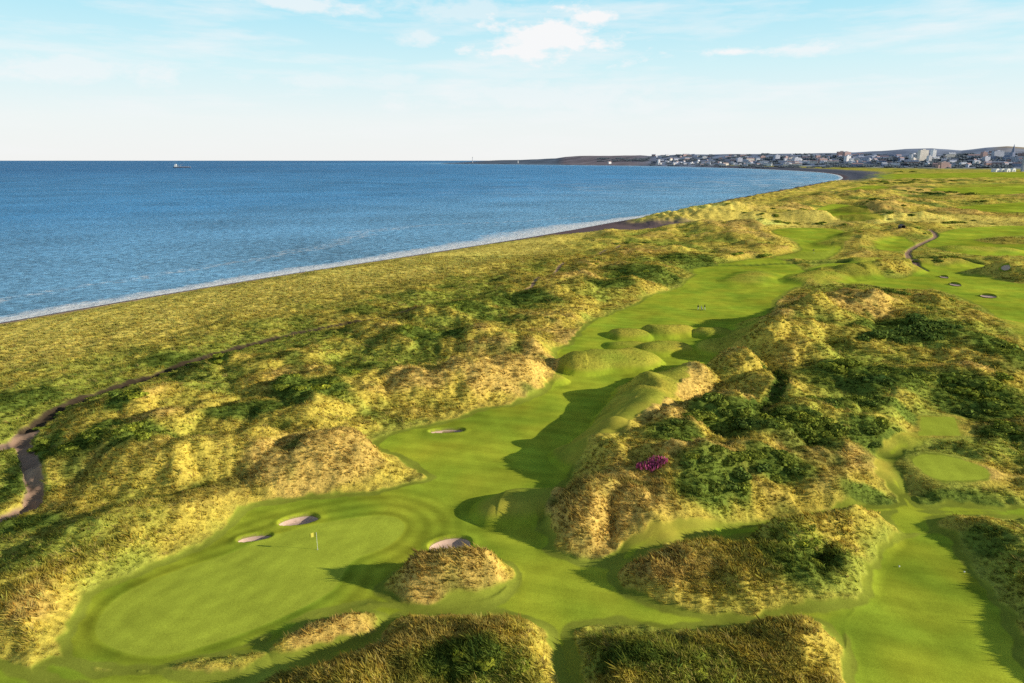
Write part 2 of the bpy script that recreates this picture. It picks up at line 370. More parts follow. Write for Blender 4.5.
FAIR = np.array([.36,.455,.036]); PUTTC = np.array([.44,.51,.050]); SEMI = np.array([.29,.33,.040])
STRAW = np.array([.74,.51,.125]); GOLD = np.array([.66,.52,.085]); OLIVE = np.array([.40,.43,.065]); SCRUB = np.array([.135,.20,.032])
SAND = np.array([.50,.38,.29]); EARTH = np.array([.40,.265,.18]); WETSAND = np.array([.16,.115,.12])
HEADL = np.array([.27,.235,.26]); TOWN_HAZED = np.array([.29,.34,.45])  # headland and town tones with aerial haze mixed in as a bluish tint
def c3(t): return t[:, None]
def palette(X, Y, M):
    s, r, dm = M['s'], M['r'], M['dm']
    n1 = fbm(X, Y, 26, 71, 3); n2 = fbm(X, Y, 6, 73, 2); n3 = fbm(X, Y, 70, 75, 2)
    gp, sp = patch(X, Y, GREEN_W), patch(X, Y, STRAW_W)
    side = sstep(8, 30, X-.12*Y)*sstep(380, 300, r)*sstep(85, 110, r)
    gp = np.clip(gp + .20*side*sstep(-.35, .35, fbm(X*.6, Y, 13, 79, 3)) + .26*sstep(25, -5, X-.12*Y)*sstep(300, 230, r)*sstep(95, 125, r)*sstep(-.1, .4, fbm(X, Y, 15, 89, 2)), 0, 1)
    dry = np.clip(.40 + .36*n1 + .20*n2 + .55*sp - .85*gp + .08*np.clip(M['feat'], 0, 3) + .17*np.clip(M['dune'], -2.5, 3), 0, 1)
    kc = lerp(1.5, 1.0, sstep(300, 450, Y)); coastal = sstep(190*kc, 110*kc, s)*(1-sstep(600, 900, r))
    dry = lerp(dry, np.clip(.70+.14*n2+.12*n1, 0, 1), coastal*(1-gp))
    rgh = lerp(OLIVE, GOLD, c3(sstep(.15, .6, dry))); rgh = lerp(rgh, STRAW, c3(sstep(.6, 1.0, dry)))
    rgh = lerp(rgh, np.array([1.0,.80,.17])*c3(1+.14*n2+.10*n1), c3(coastal*.75*(1-.8*gp)))  # coastal grass colour lightened to stand in for sunlight on that slope
    scr = np.clip(sstep(.05, .6, gp + .45*n2 + .3*n1 - .06 - .10*np.clip(M['dune'], -2, 3)), 0, 1)*(1-.8*coastal)
    rgh = lerp(rgh, SCRUB, c3(scr*.85))
    rgh = rgh*c3(1+.15*fbm(X, Y, 1.3, 77, 2)+.10*fbm(X, Y, 3.5, 78, 2))
    # mown turf
    m1 = fbm(X, Y, 18, 81, 3)
    m2 = fbm(X, Y, 4.5, 83, 3); m3 = fbm(X, Y, 9, 85, 2)
    fair = FAIR*c3(1+.20*m1+.14*m2) + np.array([.09,.035,.004])*c3(np.clip(m3+.25, 0, 1)) - np.array([.06,.02,0])*c3(np.clip(-m3-.15, 0, 1)) + np.array([.10,.03,0])*c3(np.clip(.4*n1+.3*m1, 0, 1))
    band = .5+.5*np.sin((X*.25+Y*.97)*2*np.pi/3.4 + .6*m1)
    fair = fair*c3(1+.11*(sstep(.3, .7, band)-.5)*sstep(500, 200, r))
    pd = np.full(X.shape, 8.0)
    for q in PUTT: pd = np.minimum(pd, poly_sd(X, Y, q, 8))
    ring = .5+.5*np.sin(pd*2*np.pi/2.2)
    fair = fair*c3(1-.25*ring*sstep(0, .5, pd)*sstep(8, 6, pd)*(r < 150))
    pb = .5+.5*np.sin((X*.97-Y*.25)*2*np.pi/2.6)
    fair = lerp(fair, PUTTC*c3(1+.07*m1+.07*(sstep(.3,.7,pb)-.5)+.10*(.5+.5*np.sin(pd*2*np.pi/2.4))*sstep(-11,-5,pd)), c3(sstep(.1, -.15, pd)))
    fair = lerp(SEMI*c3(1+.25*n2), fair, c3(sstep(-.8, -1.2, dm+.5*n1+.5*n2)))
    for q, _ in TEEPAD: fair = lerp(fair, PUTTC*c3(1+.08*m1+.05*(sstep(.3,.7,pb)-.5)), c3(sstep(.05, -.2, poly_sd(X, Y, q, 6))))
    fair = lerp(fair, lerp(SEMI*1.15, np.array([.56,.45,.065]), c3(np.clip(.5+.5*m3+.25*m2, 0, 1)))*c3(1+.16*m2), c3(.85*sstep(.4, 1.5, M['feat'])))
    for q, _ in TEEPAD: fair = lerp(fair, PUTTC*c3(1+.08*m1+.05*(sstep(.3,.7,pb)-.5)), c3(sstep(.05, -.2, poly_sd(X, Y, q, 6))))
    col = lerp(fair, rgh, c3(M['rough']))
    padm = np.ones(X.shape)
    for q, _ in TEEPAD: padm *= sstep(-.3, .4, poly_sd(X, Y, q, 6))
    rough = np.maximum(M['rough'], padm*.66*sstep(.7, 1.5, M['feat']+.5*n2)*sstep(100, 130, r)*(M['path'] < .1))
    # fine mottling far off
    col = lerp(col, col*c3(1+.35*fbm(X, Y, 45, 91, 3)), c3(sstep(150, 500, r)))
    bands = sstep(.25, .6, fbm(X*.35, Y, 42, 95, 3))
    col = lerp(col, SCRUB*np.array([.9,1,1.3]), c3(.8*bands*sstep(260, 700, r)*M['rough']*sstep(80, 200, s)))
    col = lerp(col, EARTH*c3(1+.3*n2), c3(M['path'])); rough *= 1-M['path']
    col = lerp(col, np.array([.075,.055,.035])*c3(1+.4*n2), c3(M['trail_shade']*sstep(-.2, .2, .5+n1*.4+n2*.4))); rough *= 1-M['trail_shade']  # shadow along the sunken path painted in as near-black ground
    col = lerp(col, SCRUB*.8, c3(M['dit'])); 
    col = lerp(col, EARTH*.7, c3(M['sand'])); rough *= 1-M['sand']
    # beach
    b = sstep(34, 20, s+3*n2+4*n1)
    bs = lerp(WETSAND, SAND*np.array([.95,.86,.80]), c3(sstep(7, 20, s+2*n1)))
    bs = lerp(bs, WETSAND*1.15, c3(sstep(330, 420, r+30*n1)*.85))
    col = lerp(col, bs, c3(b)); rough *= 1-b
    lim = lerp(180, 330, sstep(2300, 3200, r))
    fb = sstep(1500, 2200, r)*sstep(lim, lim*.5, s+60*n1)*sstep(3, 30, s)
    col = lerp(col, np.array([.15,.16,.20]), c3(fb))
    # town slopes and headland
    px = 512 + F_*(X/np.maximum(Y, 1))*1.0347
    hc = lerp(HEADL, TOWN_HAZED, c3(sstep(630, 665, px)))
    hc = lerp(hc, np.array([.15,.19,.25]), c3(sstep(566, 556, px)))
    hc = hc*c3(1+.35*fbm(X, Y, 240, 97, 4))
    hc = lerp(hc, np.array([.42,.33,.22]), c3(sstep(985, 1000, px)*sstep(75, 105, M['hill'])*sstep(-.1, .3, fbm(X, Y, 900, 99, 2))))
    col = lerp(col, hc, c3(np.maximum(sstep(3, 14, M['hill']), sstep(5200, 6200, r))))
    rough *= 1-sstep(2000, 3000, r)
    return np.clip(col, 0, 1), rough, scr, dry

# ------------------------------------------------------------------ object helpers
def tag(o, label=None, cat=None, group=None, kind=None):
    if label: o['label'] = label
    if cat: o['category'] = cat
    if group: o['group'] = group
    if kind: o['kind'] = kind
    return o
def link(name, me, mats=(), parent=None, loc=(0,0,0), rz=0):
    o = bpy.data.objects.new(name, me); C.objects.link(o)
    for m in mats: me.materials.append(m)
    o.location = loc; o.rotation_euler = (0,0,rz)
    if parent: o.parent = parent
    return o
def empty(name, loc, rz=0):
    o = bpy.data.objects.new(name, None); C.objects.link(o); o.location = loc; o.rotation_euler = (0,0,rz); o.empty_display_size = .5
    return o
def copy_tree(o, parent=None):
    c = o.copy(); C.objects.link(c); c.parent = parent
    for ch in o.children: copy_tree(ch, c)
    return c
def np_mesh(name, V, F, nper, attrs=(), smooth=False):
    me = bpy.data.meshes.new(name)
    V = np.ascontiguousarray(V, np.float32); F = np.ascontiguousarray(F, np.int32)
    nf = len(F)
    me.vertices.add(len(V)); me.vertices.foreach_set('co', V.ravel())
    me.loops.add(nf*nper); me.loops.foreach_set('vertex_index', F.ravel())
    me.polygons.add(nf); me.polygons.foreach_set('loop_start', np.arange(0, nf*nper, nper, dtype=np.int32))
    try: me.polygons.foreach_set('loop_total', np.full(nf, nper, np.int32))
    except Exception: pass
    me.update(calc_edges=True)
    me.polygons.foreach_set('use_smooth', np.full(nf, smooth, bool))
    for nm, ty, arr in attrs:
        at = me.attributes.new(nm, ty, 'POINT')
        if ty == 'FLOAT_COLOR':
            a4 = np.ones((len(arr), 4), np.float32); a4[:, :3] = arr; at.data.foreach_set('color', a4.ravel())
        elif ty == 'FLOAT_VECTOR': at.data.foreach_set('vector', np.ascontiguousarray(arr, np.float32).ravel())
        else: at.data.foreach_set('value', np.ascontiguousarray(arr, np.float32))
    me.update()
    return me
def bm_mesh(name, fn, smooth=False):
    bm = bmesh.new(); fn(bm); me = bpy.data.meshes.new(name)
    bmesh.ops.recalc_face_normals(bm, faces=bm.faces)
    for f in bm.faces: f.smooth = smooth
    bm.to_mesh(me); bm.free(); return me
def box(bm, x0, x1, y0, y1, z0, z1, mi=0, bevel=0):
    g = bmesh.ops.create_cube(bm, size=1)
    for v in g['verts']:
        v.co = Vector((lerp(x0,x1,v.co.x+.5), lerp(y0,y1,v.co.y+.5), lerp(z0,z1,v.co.z+.5)))
    for f in {f for v in g['verts'] for f in v.link_faces}: f.material_index = mi
    return g['verts']
def cyl(bm, x, y, z0, z1, r0, r1=None, n=10, mi=0):
    r1 = r0 if r1 is None else r1
    a = [bm.verts.new((x+r0*math.cos(2*math.pi*i/n), y+r0*math.sin(2*math.pi*i/n), z0)) for i in range(n)]
    b = [bm.verts.new((x+r1*math.cos(2*math.pi*i/n), y+r1*math.sin(2*math.pi*i/n), z1)) for i in range(n)]
    fs = [bm.faces.new((a[i], a[(i+1)%n], b[(i+1)%n], b[i])) for i in range(n)]
    fs += [bm.faces.new(a[::-1]), bm.faces.new(b)]
    for f in fs: f.material_index = mi
def tube(bm, p, q, r, n=8):
    p, q = Vector(p), Vector(q); d = (q-p).normalized(); u = d.orthogonal().normalized(); w = d.cross(u)
    A = [bm.verts.new(p+r*(u*math.cos(2*math.pi*i/n)+w*math.sin(2*math.pi*i/n))) for i in range(n)]
    B = [bm.verts.new(q+r*(u*math.cos(2*math.pi*i/n)+w*math.sin(2*math.pi*i/n))) for i in range(n)]
    for i in range(n): bm.faces.new((A[i], A[(i+1)%n], B[(i+1)%n], B[i]))
    bm.faces.new(A[::-1]); bm.faces.new(B)
def prism(bm, prof, y0, y1, mi=0, roof_mi=None):
    """profile in x,z swept along y"""
    a = [bm.verts.new((x, y0, z)) for x, z in prof]; b = [bm.verts.new((x, y1, z)) for x, z in prof]; n = len(prof)
    for i in range(n):
        f = bm.faces.new((a[i], a[(i+1)%n], b[(i+1)%n], b[i])); f.material_index = mi
    f = bm.faces.new(a[::-1]); f.material_index = mi
    f = bm.faces.new(b); f.material_index = mi

# ------------------------------------------------------------------ materials
def mat(name):
    m = bpy.data.materials.new(name); m.use_nodes = True
    nt = m.node_tree; bs = nt.nodes['Principled BSDF']
    bs.inputs['Roughness'].default_value = .9; bs.inputs['Specular IOR Level'].default_value = .15
    return m, nt, bs
def noise_node(nt, scale, detail=3, vec=None, rough=.55):
    n = nt.nodes.new('ShaderNodeTexNoise'); n.inputs['Scale'].default_value = scale; n.inputs['Detail'].default_value = detail; n.inputs['Roughness'].default_value = rough
    if vec: nt.links.new(vec, n.inputs['Vector'])
    return n
def maprange(nt, src, a, b, c, d):
    n = nt.nodes.new('ShaderNodeMapRange'); nt.links.new(src, n.inputs[0])
    for i, v in enumerate((a, b, c, d)): n.inputs[i+1].default_value = v
    return n.outputs[0]
def math_node(nt, op, a, b=None):
    n = nt.nodes.new('ShaderNodeMath'); n.operation = op
    for i, v in enumerate((a, b)):
        if v is None: continue
        if isinstance(v, (int, float)): n.inputs[i].default_value = v
        else: nt.links.new(v, n.inputs[i])
    return n.outputs[0]
def mixc(nt, fac, a, b, mode='MIX'):
    n = nt.nodes.new('ShaderNodeMix'); n.data_type = 'RGBA'; n.blend_type = mode
    for i, v in ((0, fac), (6, a), (7, b)):
        if isinstance(v, (int, float)): n.inputs[i].default_value = v
        elif isinstance(v, (tuple, list)): n.inputs[i].default_value = (*v, 1)
        else: nt.links.new(v, n.inputs[i])
    return n.outputs[2]
def plain(name, col, rough=.8, var=.15, scale=3.0, spec=.2):
    m, nt, bs = mat(name)
    tc = nt.nodes.new('ShaderNodeTexCoord')
    n = noise_node(nt, scale, 4, tc.outputs['Object'])
    v = maprange(nt, n.outputs[0], .25, .75, 1-var, 1+var)
    c = mixc(nt, 1.0, col, v, 'MULTIPLY')
    nt.links.new(c, bs.inputs['Base Color']); bs.inputs['Roughness'].default_value = rough; bs.inputs['Specular IOR Level'].default_value = spec
    return m

def ground_material():
    m, nt, bs = mat('ground_cover')
    tc = nt.nodes.new('ShaderNodeNewGeometry')
    at = nt.nodes.new('ShaderNodeAttribute'); at.attribute_name = 'tint'
    ar = nt.nodes.new('ShaderNodeAttribute'); ar.attribute_name = 'rough'
    n1 = noise_node(nt, 1.6, 5, tc.outputs['Position'], .65); n2 = noise_node(nt, .25, 4, tc.outputs['Position'], .6)
    n3 = noise_node(nt, 9.0, 3, tc.outputs['Position'], .6)
    v1 = maprange(nt, n1.outputs[0], .3, .7, -.40, .40); v2 = maprange(nt, n2.outputs[0], .3, .7, -.12, .12); v3 = maprange(nt, n3.outputs[0], .3, .7, -.20, .20)
    k = math_node(nt, 'ADD', math_node(nt, 'MULTIPLY', v1, math_node(nt, 'ADD', math_node(nt, 'MULTIPLY', ar.outputs['Fac'], .85), .12)), math_node(nt, 'ADD', v2, v3))
    c = mixc(nt, 1.0, at.outputs['Color'], math_node(nt, 'ADD', k, 1.0), 'MULTIPLY')
    nt.links.new(c, bs.inputs['Base Color']); bs.inputs['Roughness'].default_value = 1; bs.inputs['Specular IOR Level'].default_value = 0
    bp = nt.nodes.new('ShaderNodeBump'); bp.inputs['Distance'].default_value = .25
    nt.links.new(n1.outputs[0], bp.inputs['Height']); nt.links.new(math_node(nt, 'MULTIPLY', ar.outputs['Fac'], .9), bp.inputs['Strength'])
    nt.links.new(bp.outputs[0], bs.inputs['Normal'])
    return m
def blade_material(name):
    m = bpy.data.materials.new(name); m.use_nodes = True; nt = m.node_tree; nt.nodes.clear()
    out = nt.nodes.new('ShaderNodeOutputMaterial'); d = nt.nodes.new('ShaderNodeBsdfDiffuse'); t = nt.nodes.new('ShaderNodeBsdfTranslucent'); mx = nt.nodes.new('ShaderNodeMixShader')
    at = nt.nodes.new('ShaderNodeAttribute'); at.attribute_name = 'tint'
    mx.inputs[0].default_value = .34
    sl = nt.nodes.new('ShaderNodeAttribute'); sl.attribute_name = 'slope'; ge = nt.nodes.new('ShaderNodeNewGeometry')
    mv = nt.nodes.new('ShaderNodeMix'); mv.data_type = 'VECTOR'; mv.inputs[0].default_value = .74
    nt.links.new(ge.outputs['Normal'], mv.inputs[4]); nt.links.new(sl.outputs['Vector'], mv.inputs[5])
    nn = nt.nodes.new('ShaderNodeVectorMath'); nn.operation = 'NORMALIZE'; nt.links.new(mv.outputs[1], nn.inputs[0]); nt.links.new(nn.outputs[0], d.inputs['Normal'])
    for b in (d, t): nt.links.new(at.outputs['Color'], b.inputs['Color'])
    nt.links.new(d.outputs[0], mx.inputs[1]); nt.links.new(t.outputs[0], mx.inputs[2]); nt.links.new(mx.outputs[0], out.inputs[0])
    return m

# ------------------------------------------------------------------ ground
def rings():
    r, out = 34.0, []
    while r < 16500:
        out.append(r)
        k = .0032 if r < 150 else (.0032+.0023*min(1, (r-150)/200) if r < 600 else .0075)
        r *= 1+k
    return np.array(out)
RR = rings(); AA = np.radians(np.linspace(-52, 52, 1500))
GR, GA = np.meshgrid(RR, AA, indexing='ij')
GX, GYY = (GR*np.sin(GA)).ravel(), (GR*np.cos(GA)).ravel()
Zs, COLS, RGH, SCR, DRY, MD, SS = [], [], [], [], [], [], []
from concurrent.futures import ThreadPoolExecutor
def _job(i):
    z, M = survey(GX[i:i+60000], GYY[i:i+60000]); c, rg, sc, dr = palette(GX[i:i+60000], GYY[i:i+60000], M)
    return z, c, rg, sc, dr, M['s'], M['dm']
with ThreadPoolExecutor(4) as ex:
    for z, c, rg, sc, dr, ss, dmm in ex.map(_job, range(0, len(GX), 60000)):
        Zs.append(z); COLS.append(c); RGH.append(rg); SCR.append(sc); DRY.append(dr); SS.append(ss); MD.append(dmm)
GZ, COL, RGH, SCR, DRY, SS, MD = (np.concatenate(q) for q in (Zs, COLS, RGH, SCR, DRY, SS, MD))
nr, na = len(RR), len(AA)
def grid_normals():
    p = np.stack([GX, GYY, GZ], 1).reshape(nr, na, 3)
    # smooth heights a little along both directions so that the grass follows the slope, not every bump
    z = p[:,:,2].copy()
    for _ in range(3):
        z[1:-1] = (z[:-2]+2*z[1:-1]+z[2:])/4; z[:,1:-1] = (z[:,:-2]+2*z[:,1:-1]+z[:,2:])/4
    p[:,:,2] = z
    u = np.gradient(p, axis=1); v = np.gradient(p, axis=0); n = np.cross(u, v); n /= np.linalg.norm(n, axis=2, keepdims=True)+1e-12
    n *= np.sign(n[:,:,2:3]); return n.reshape(-1, 3).astype(np.float32)
GN = grid_normals()
def grid_faces(nr, na):
    i, j = np.meshgrid(np.arange(nr-1), np.arange(na-1), indexing='ij')
    a = (i*na+j).ravel()
    return np.stack([a, a+1, a+na+1, a+na], 1)
FQ = grid_faces(nr, na)
keep = (SS[FQ].max(1) > -60)
VV = np.stack([GX, GYY, GZ], 1)
used = np.zeros(len(VV), bool); FK = FQ[keep]; used[FK.ravel()] = True
remap = np.cumsum(used)-1
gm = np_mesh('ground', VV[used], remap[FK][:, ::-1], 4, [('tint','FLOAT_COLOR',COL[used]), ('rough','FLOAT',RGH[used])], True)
MG = ground_material()
ground = link('ground', gm, [MG]); tag(ground, 'rolling links ground of mown fairway, dune rough, beach and far town slopes', 'ground', kind='structure')

def look(X, Y):
    r = np.hypot(X, Y); fi = np.interp(r, RR, np.arange(nr)); fj = np.clip((np.arctan2(X, Y)-AA[0])/(AA[1]-AA[0]), 0, na-1.001); fi = np.clip(fi, 0, nr-1.001)
    i, j = fi.astype(int), fj.astype(int); fi, fj = fi-i, fj-j; k = i*na+j
    return GZ[k]*(1-fi)*(1-fj)+GZ[k+1]*(1-fi)*fj+GZ[k+na]*fi*(1-fj)+GZ[k+na+1]*fi*fj
def ground_z(x, y): return float(look(np.array([x]), np.array([y]))[0])
# ------------------------------------------------------------------ sea
def sea():
    r, q = 90.0, []
    while r < 90000: q.append(r); r *= 1.012 if r < 3000 else 1.03
    r = np.array(q); a = np.radians(np.linspace(-56, 40, 500))
    R_, A_ = np.meshgrid(r, a, indexing='ij'); X, Y = (R_*np.sin(A_)).ravel(), (R_*np.cos(A_)).ravel()
    s = inland(X, Y)
    F = grid_faces(len(r), len(a)); F = F[(s[F].min(1) < 12)]
    used = np.zeros(len(X), bool); used[F.ravel()] = True; rm = np.cumsum(used)-1
    V = np.stack([X, Y, np.full(X.shape, SEA)], 1)
    me = np_mesh('sea', V[used], rm[F][:, ::-1], 4, [('offshore','FLOAT', np.clip(-s, -20, 4000)[used])], True)
    m, nt, bs = mat('sea_water')
    geo = nt.nodes.new('ShaderNodeNewGeometry'); at = nt.nodes.new('ShaderNodeAttribute'); at.attribute_name = 'offshore'
    d = at.outputs['Fac']
    mp = nt.nodes.new('ShaderNodeMapping'); nt.links.new(geo.outputs['Position'], mp.inputs['Vector']); mp.inputs['Rotation'].default_value = (0,0,math.radians(-48))
    mp.inputs['Scale'].default_value = (.8, 1, 1)
    w1 = noise_node(nt, .28, 6, mp.outputs[0], .66); w2 = noise_node(nt, .010, 4, mp.outputs[0], .6); w3 = noise_node(nt, .0012, 3, mp.outputs[0])
    deep = mixc(nt, maprange(nt, d, 0, 500, 0, 1), (.22,.48,.70), (.095,.34,.63))
    deep = mixc(nt, maprange(nt, d, 700, 3500, 0, 1), deep, (.052,.215,.45))
    wc = math_node(nt, 'ADD', 1.0, math_node(nt, 'MULTIPLY', maprange(nt, w1.outputs[0], .3, .7, -.5, .5), maprange(nt, d, 250, 1800, 1, .25)))
    v = math_node(nt, 'ADD', wc, math_node(nt, 'ADD', maprange(nt, w2.outputs[0], .3, .7, -.22, .22), maprange(nt, w3.outputs[0], .3, .7, -.12, .12)))
    col = mixc(nt, 1.0, deep, v, 'MULTIPLY')
    # swash and breakers, lines that follow the shore
    nf = noise_node(nt, .035, 4, geo.outputs['Position'], .6); nb = noise_node(nt, .25, 4, geo.outputs['Position'], .65)
    dd = math_node(nt, 'ADD', d, maprange(nt, nf.outputs[0], .25, .75, -7, 7))
    sepw = nt.nodes.new('ShaderNodeSeparateXYZ'); nt.links.new(geo.outputs['Position'], sepw.inputs[0])
    dd = math_node(nt, 'MULTIPLY', dd, maprange(nt, sepw.outputs['Y'], 250, 520, 1.0, .33))
    dd = math_node(nt, 'MULTIPLY', dd, maprange(nt, sepw.outputs['Y'], 580, 720, 1.0, 3.2))
    f1 = maprange(nt, math_node(nt, 'ADD', dd, maprange(nt, nb.outputs[0], .3, .7, -4, 4)), 5, 12, 1, 0)
    wv = math_node(nt, 'SINE', math_node(nt, 'MULTIPLY', dd, .19))
    line = math_node(nt, 'MULTIPLY', maprange(nt, wv, .72, .98, 0, 1), math_node(nt, 'MULTIPLY', maprange(nt, dd, 60, 25, 0, 1), maprange(nt, nb.outputs[0], .48, .60, 0, 1)))
    cap = noise_node(nt, .022, 5, mp.outputs[0], .7)
    caps = math_node(nt, 'MULTIPLY', maprange(nt, cap.outputs[0], .66, .74, 0, .5), maprange(nt, d, 40, 600, 1, .1))
    sepx = nt.nodes.new('ShaderNodeSeparateXYZ'); nt.links.new(geo.outputs['Position'], sepx.inputs[0])
    surf = math_node(nt, 'MULTIPLY', maprange(nt, cap.outputs[0], .50, .68, 0, .75), math_node(nt, 'MULTIPLY', maprange(nt, sepx.outputs['Y'], 900, 1700, 0, 1), maprange(nt, d, 700, 100, 0, 1)))
    foam = math_node(nt, 'MINIMUM', math_node(nt, 'MAXIMUM', math_node(nt, 'MAXIMUM', f1, line), math_node(nt, 'MAXIMUM', caps, surf)), 1.0)
    col = mixc(nt, foam, col, (.86,.88,.88))
    nt.links.new(col, bs.inputs['Base Color'])
    bp = nt.nodes.new('ShaderNodeBump'); bp.inputs['Strength'].default_value = 1.0; bp.inputs['Distance'].default_value = 2.2
    nt.links.new(w1.outputs[0], bp.inputs['Height']); nt.links.new(bp.outputs[0], bs.inputs['Normal'])
    bs.inputs['Roughness'].default_value = .55; bs.inputs['Specular IOR Level'].default_value = .22; bs.inputs['IOR'].default_value = 1.33
    o = link('sea', me, [m]); tag(o, None, 'sea', kind='structure')
    o['label'] = 'open blue sea with small waves and white swash along the beach'
sea()

# ------------------------------------------------------------------ rough grass (stuff)
def scatter(n, rmin, rmax, pick):
    """random ground points, as many per unit of log distance"""
    lr = RNG.uniform(math.log(rmin), math.log(rmax), n); a = RNG.uniform(AA[0]*.86, AA[-1]*.86, n)
    r = np.exp(lr); i = np.clip(np.searchsorted(RR, r)-1, 0, nr-2); fi = (r-RR[i])/(RR[i+1]-RR[i])
    fj = (a-AA[0])/(AA[1]-AA[0]); j = np.clip(fj.astype(int), 0, na-2); fj = fj-j
    k = i*na+j
    def samp(A):
        w = lambda q: q if A.ndim == 1 else q[:, None]
        return (A[k]*w((1-fi)*(1-fj)) + A[k+1]*w((1-fi)*fj) + A[k+na]*w(fi*(1-fj)) + A[k+na+1]*w(fi*fj))
    z, c, rg, sc, s = samp(GZ), samp(COL), samp(RGH), samp(SCR), samp(SS)
    ok = pick(rg, sc, s, r)
    return (r*np.sin(a))[ok], (r*np.cos(a))[ok], z[ok], c[ok], sc[ok], r[ok], samp(GN)[ok], samp(MD)[ok], s[ok]
def tufts(name, n, rmin, rmax, nb, pick, size, label, cat):
    x, y, z, c, sc, r, gn, dm, ss = scatter(n, rmin, rmax, pick)
    N = len(x); size = size(r, N, sc)*(.45+.55*sstep(.3, 3.5, dm))
    B = N*nb
    ti = np.repeat(np.arange(N), nb)
    az = RNG.uniform(0, 2*np.pi, B); rad = RNG.uniform(0, .38, B)*size[ti]
    bx, by = x[ti]+rad*np.cos(az), y[ti]+rad*np.sin(az)
    hgt = size[ti]*RNG.uniform(.55, 1.1, B)*(np.where(r < 85, .72, .42)*(1-.35*np.clip((170-ss)/60, 0, 1)*(r > 150)))[ti]; lean = RNG.uniform(.15, .75, B)*hgt
    faz = RNG.uniform(0, 2*np.pi, B); wd = size[ti]*RNG.uniform(.14, .28, B)*.5
    tx = bx+lean*np.cos(az)+RNG.normal(-.5, .4, N)[ti]*hgt; ty = by+lean*np.sin(az)+RNG.normal(.05, .4, N)[ti]*hgt
    V = np.empty((B, 3, 3), np.float32)
    z0 = z[ti]-.08
    V[:,0] = np.stack([bx+wd*np.cos(faz), by+wd*np.sin(faz), z0], 1); V[:,1] = np.stack([bx-wd*np.cos(faz), by-wd*np.sin(faz), z0], 1)
    V[:,2] = np.stack([tx, ty, z0+hgt], 1)
    tb = RNG.lognormal(.02, .19, N)[ti]*RNG.lognormal(0, .13, B)
    warm = RNG.normal(0, .08, N)[ti]
    cc = c[ti]*tb[:, None]; cc[:,0] *= 1+warm; cc[:,2] *= 1-warm
    pale = (RNG.uniform(0, 1, N) < .18)[ti]*(1-sc[ti])
    cc = lerp(cc, np.array([.80,.60,.20]), (.55*pale)[:, None])
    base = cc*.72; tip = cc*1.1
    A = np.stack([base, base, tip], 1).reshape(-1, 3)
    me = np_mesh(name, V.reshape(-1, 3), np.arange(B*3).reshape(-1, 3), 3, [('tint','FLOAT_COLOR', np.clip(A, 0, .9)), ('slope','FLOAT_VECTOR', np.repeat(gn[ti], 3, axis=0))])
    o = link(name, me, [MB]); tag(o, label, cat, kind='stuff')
    return N
MB = blade_material('grass_blades')
def sz_near(r, N, sc): return RNG.uniform(.36, .74, N)*np.where(RNG.uniform(0, 1, N) < .1, 1.6, 1.0)*(1+np.clip((r-80)/160, 0, 1.5))
n1 = tufts('rough_grass', 230000, 44, 330, 9, lambda rg, sc, s, r: (rg > .55) & (RNG.uniform(0,1,len(r)) < rg*.95) & (s > 24), sz_near,
      'long straw and olive coloured rough grass covering the dunes', 'grass')
tufts('distant_grass', 90000, 300, 1000, 6, lambda rg, sc, s, r: (rg > .55) & (s > 26), lambda r, N, sc: RNG.uniform(.8, 1.7, N)*(1+np.clip((r-330)/600, 0, 1)),
      'pale dune grass on the farther links towards the bay', 'grass')

# ------------------------------------------------------------------ bushes
def bush_mesh(name, seed, n=420, flat=.75, leaf=.15):
    rg = np.random.default_rng(seed)
    lob = [(0,0,.45,.75)] + [(rg.uniform(-.6,.6), rg.uniform(-.6,.6), rg.uniform(.2,.55), rg.uniform(.35,.6)) for _ in range(5)]
    Vs, Fs, Cs = [], [], []
    for k in range(n):
        lx, ly, lz, lr = lob[rg.integers(len(lob))]
        d = rg.normal(size=3); d /= np.linalg.norm(d); d[2] = abs(d[2])*.9-.12
        rr = lr*rg.uniform(.7, 1.05)
        p = np.array([lx, ly, lz*.5]) + d*rr*np.array([1,1,flat])
        p[2] = max(p[2], .02)
        s = leaf*rg.uniform(.6, 1.5)
        u = rg.normal(size=3); u -= d*(u@d)*.92; u /= np.linalg.norm(u); v = np.cross(u, d+rg.normal(size=3)*.3); v /= np.linalg.norm(v)+1e-9
        b = len(Vs); Vs += [p-u*s-v*s*.5, p+u*s*.2-v*s*.8, p+u*s+v*s*.3+d*s*.5, p-u*s*.2+v*s*.8+d*s*.3]
        Fs.append((b, b+1, b+2, b+3))
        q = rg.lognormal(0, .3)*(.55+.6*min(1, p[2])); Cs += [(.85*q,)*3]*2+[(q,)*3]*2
    # dark inner core
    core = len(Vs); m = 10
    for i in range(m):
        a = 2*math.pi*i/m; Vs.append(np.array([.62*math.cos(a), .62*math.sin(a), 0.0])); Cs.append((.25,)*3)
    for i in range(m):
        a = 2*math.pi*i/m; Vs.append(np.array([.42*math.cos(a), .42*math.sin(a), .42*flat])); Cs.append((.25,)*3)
    me = bpy.data.meshes.new(name)
    F2 = [(core+i, core+(i+1)%m, core+m+(i+1)%m, core+m+i) for i in range(m)] + [tuple(core+m+i for i in range(m))]
    me.from_pydata([tuple(v) for v in Vs], [], [tuple(f) for f in Fs]+F2); me.update()
    at = me.attributes.new('shade', 'FLOAT_COLOR', 'POINT')
    a4 = np.ones((len(Vs), 4), np.float32); a4[:, :3] = np.array(Cs); at.data.foreach_set('color', a4.ravel())
    return me
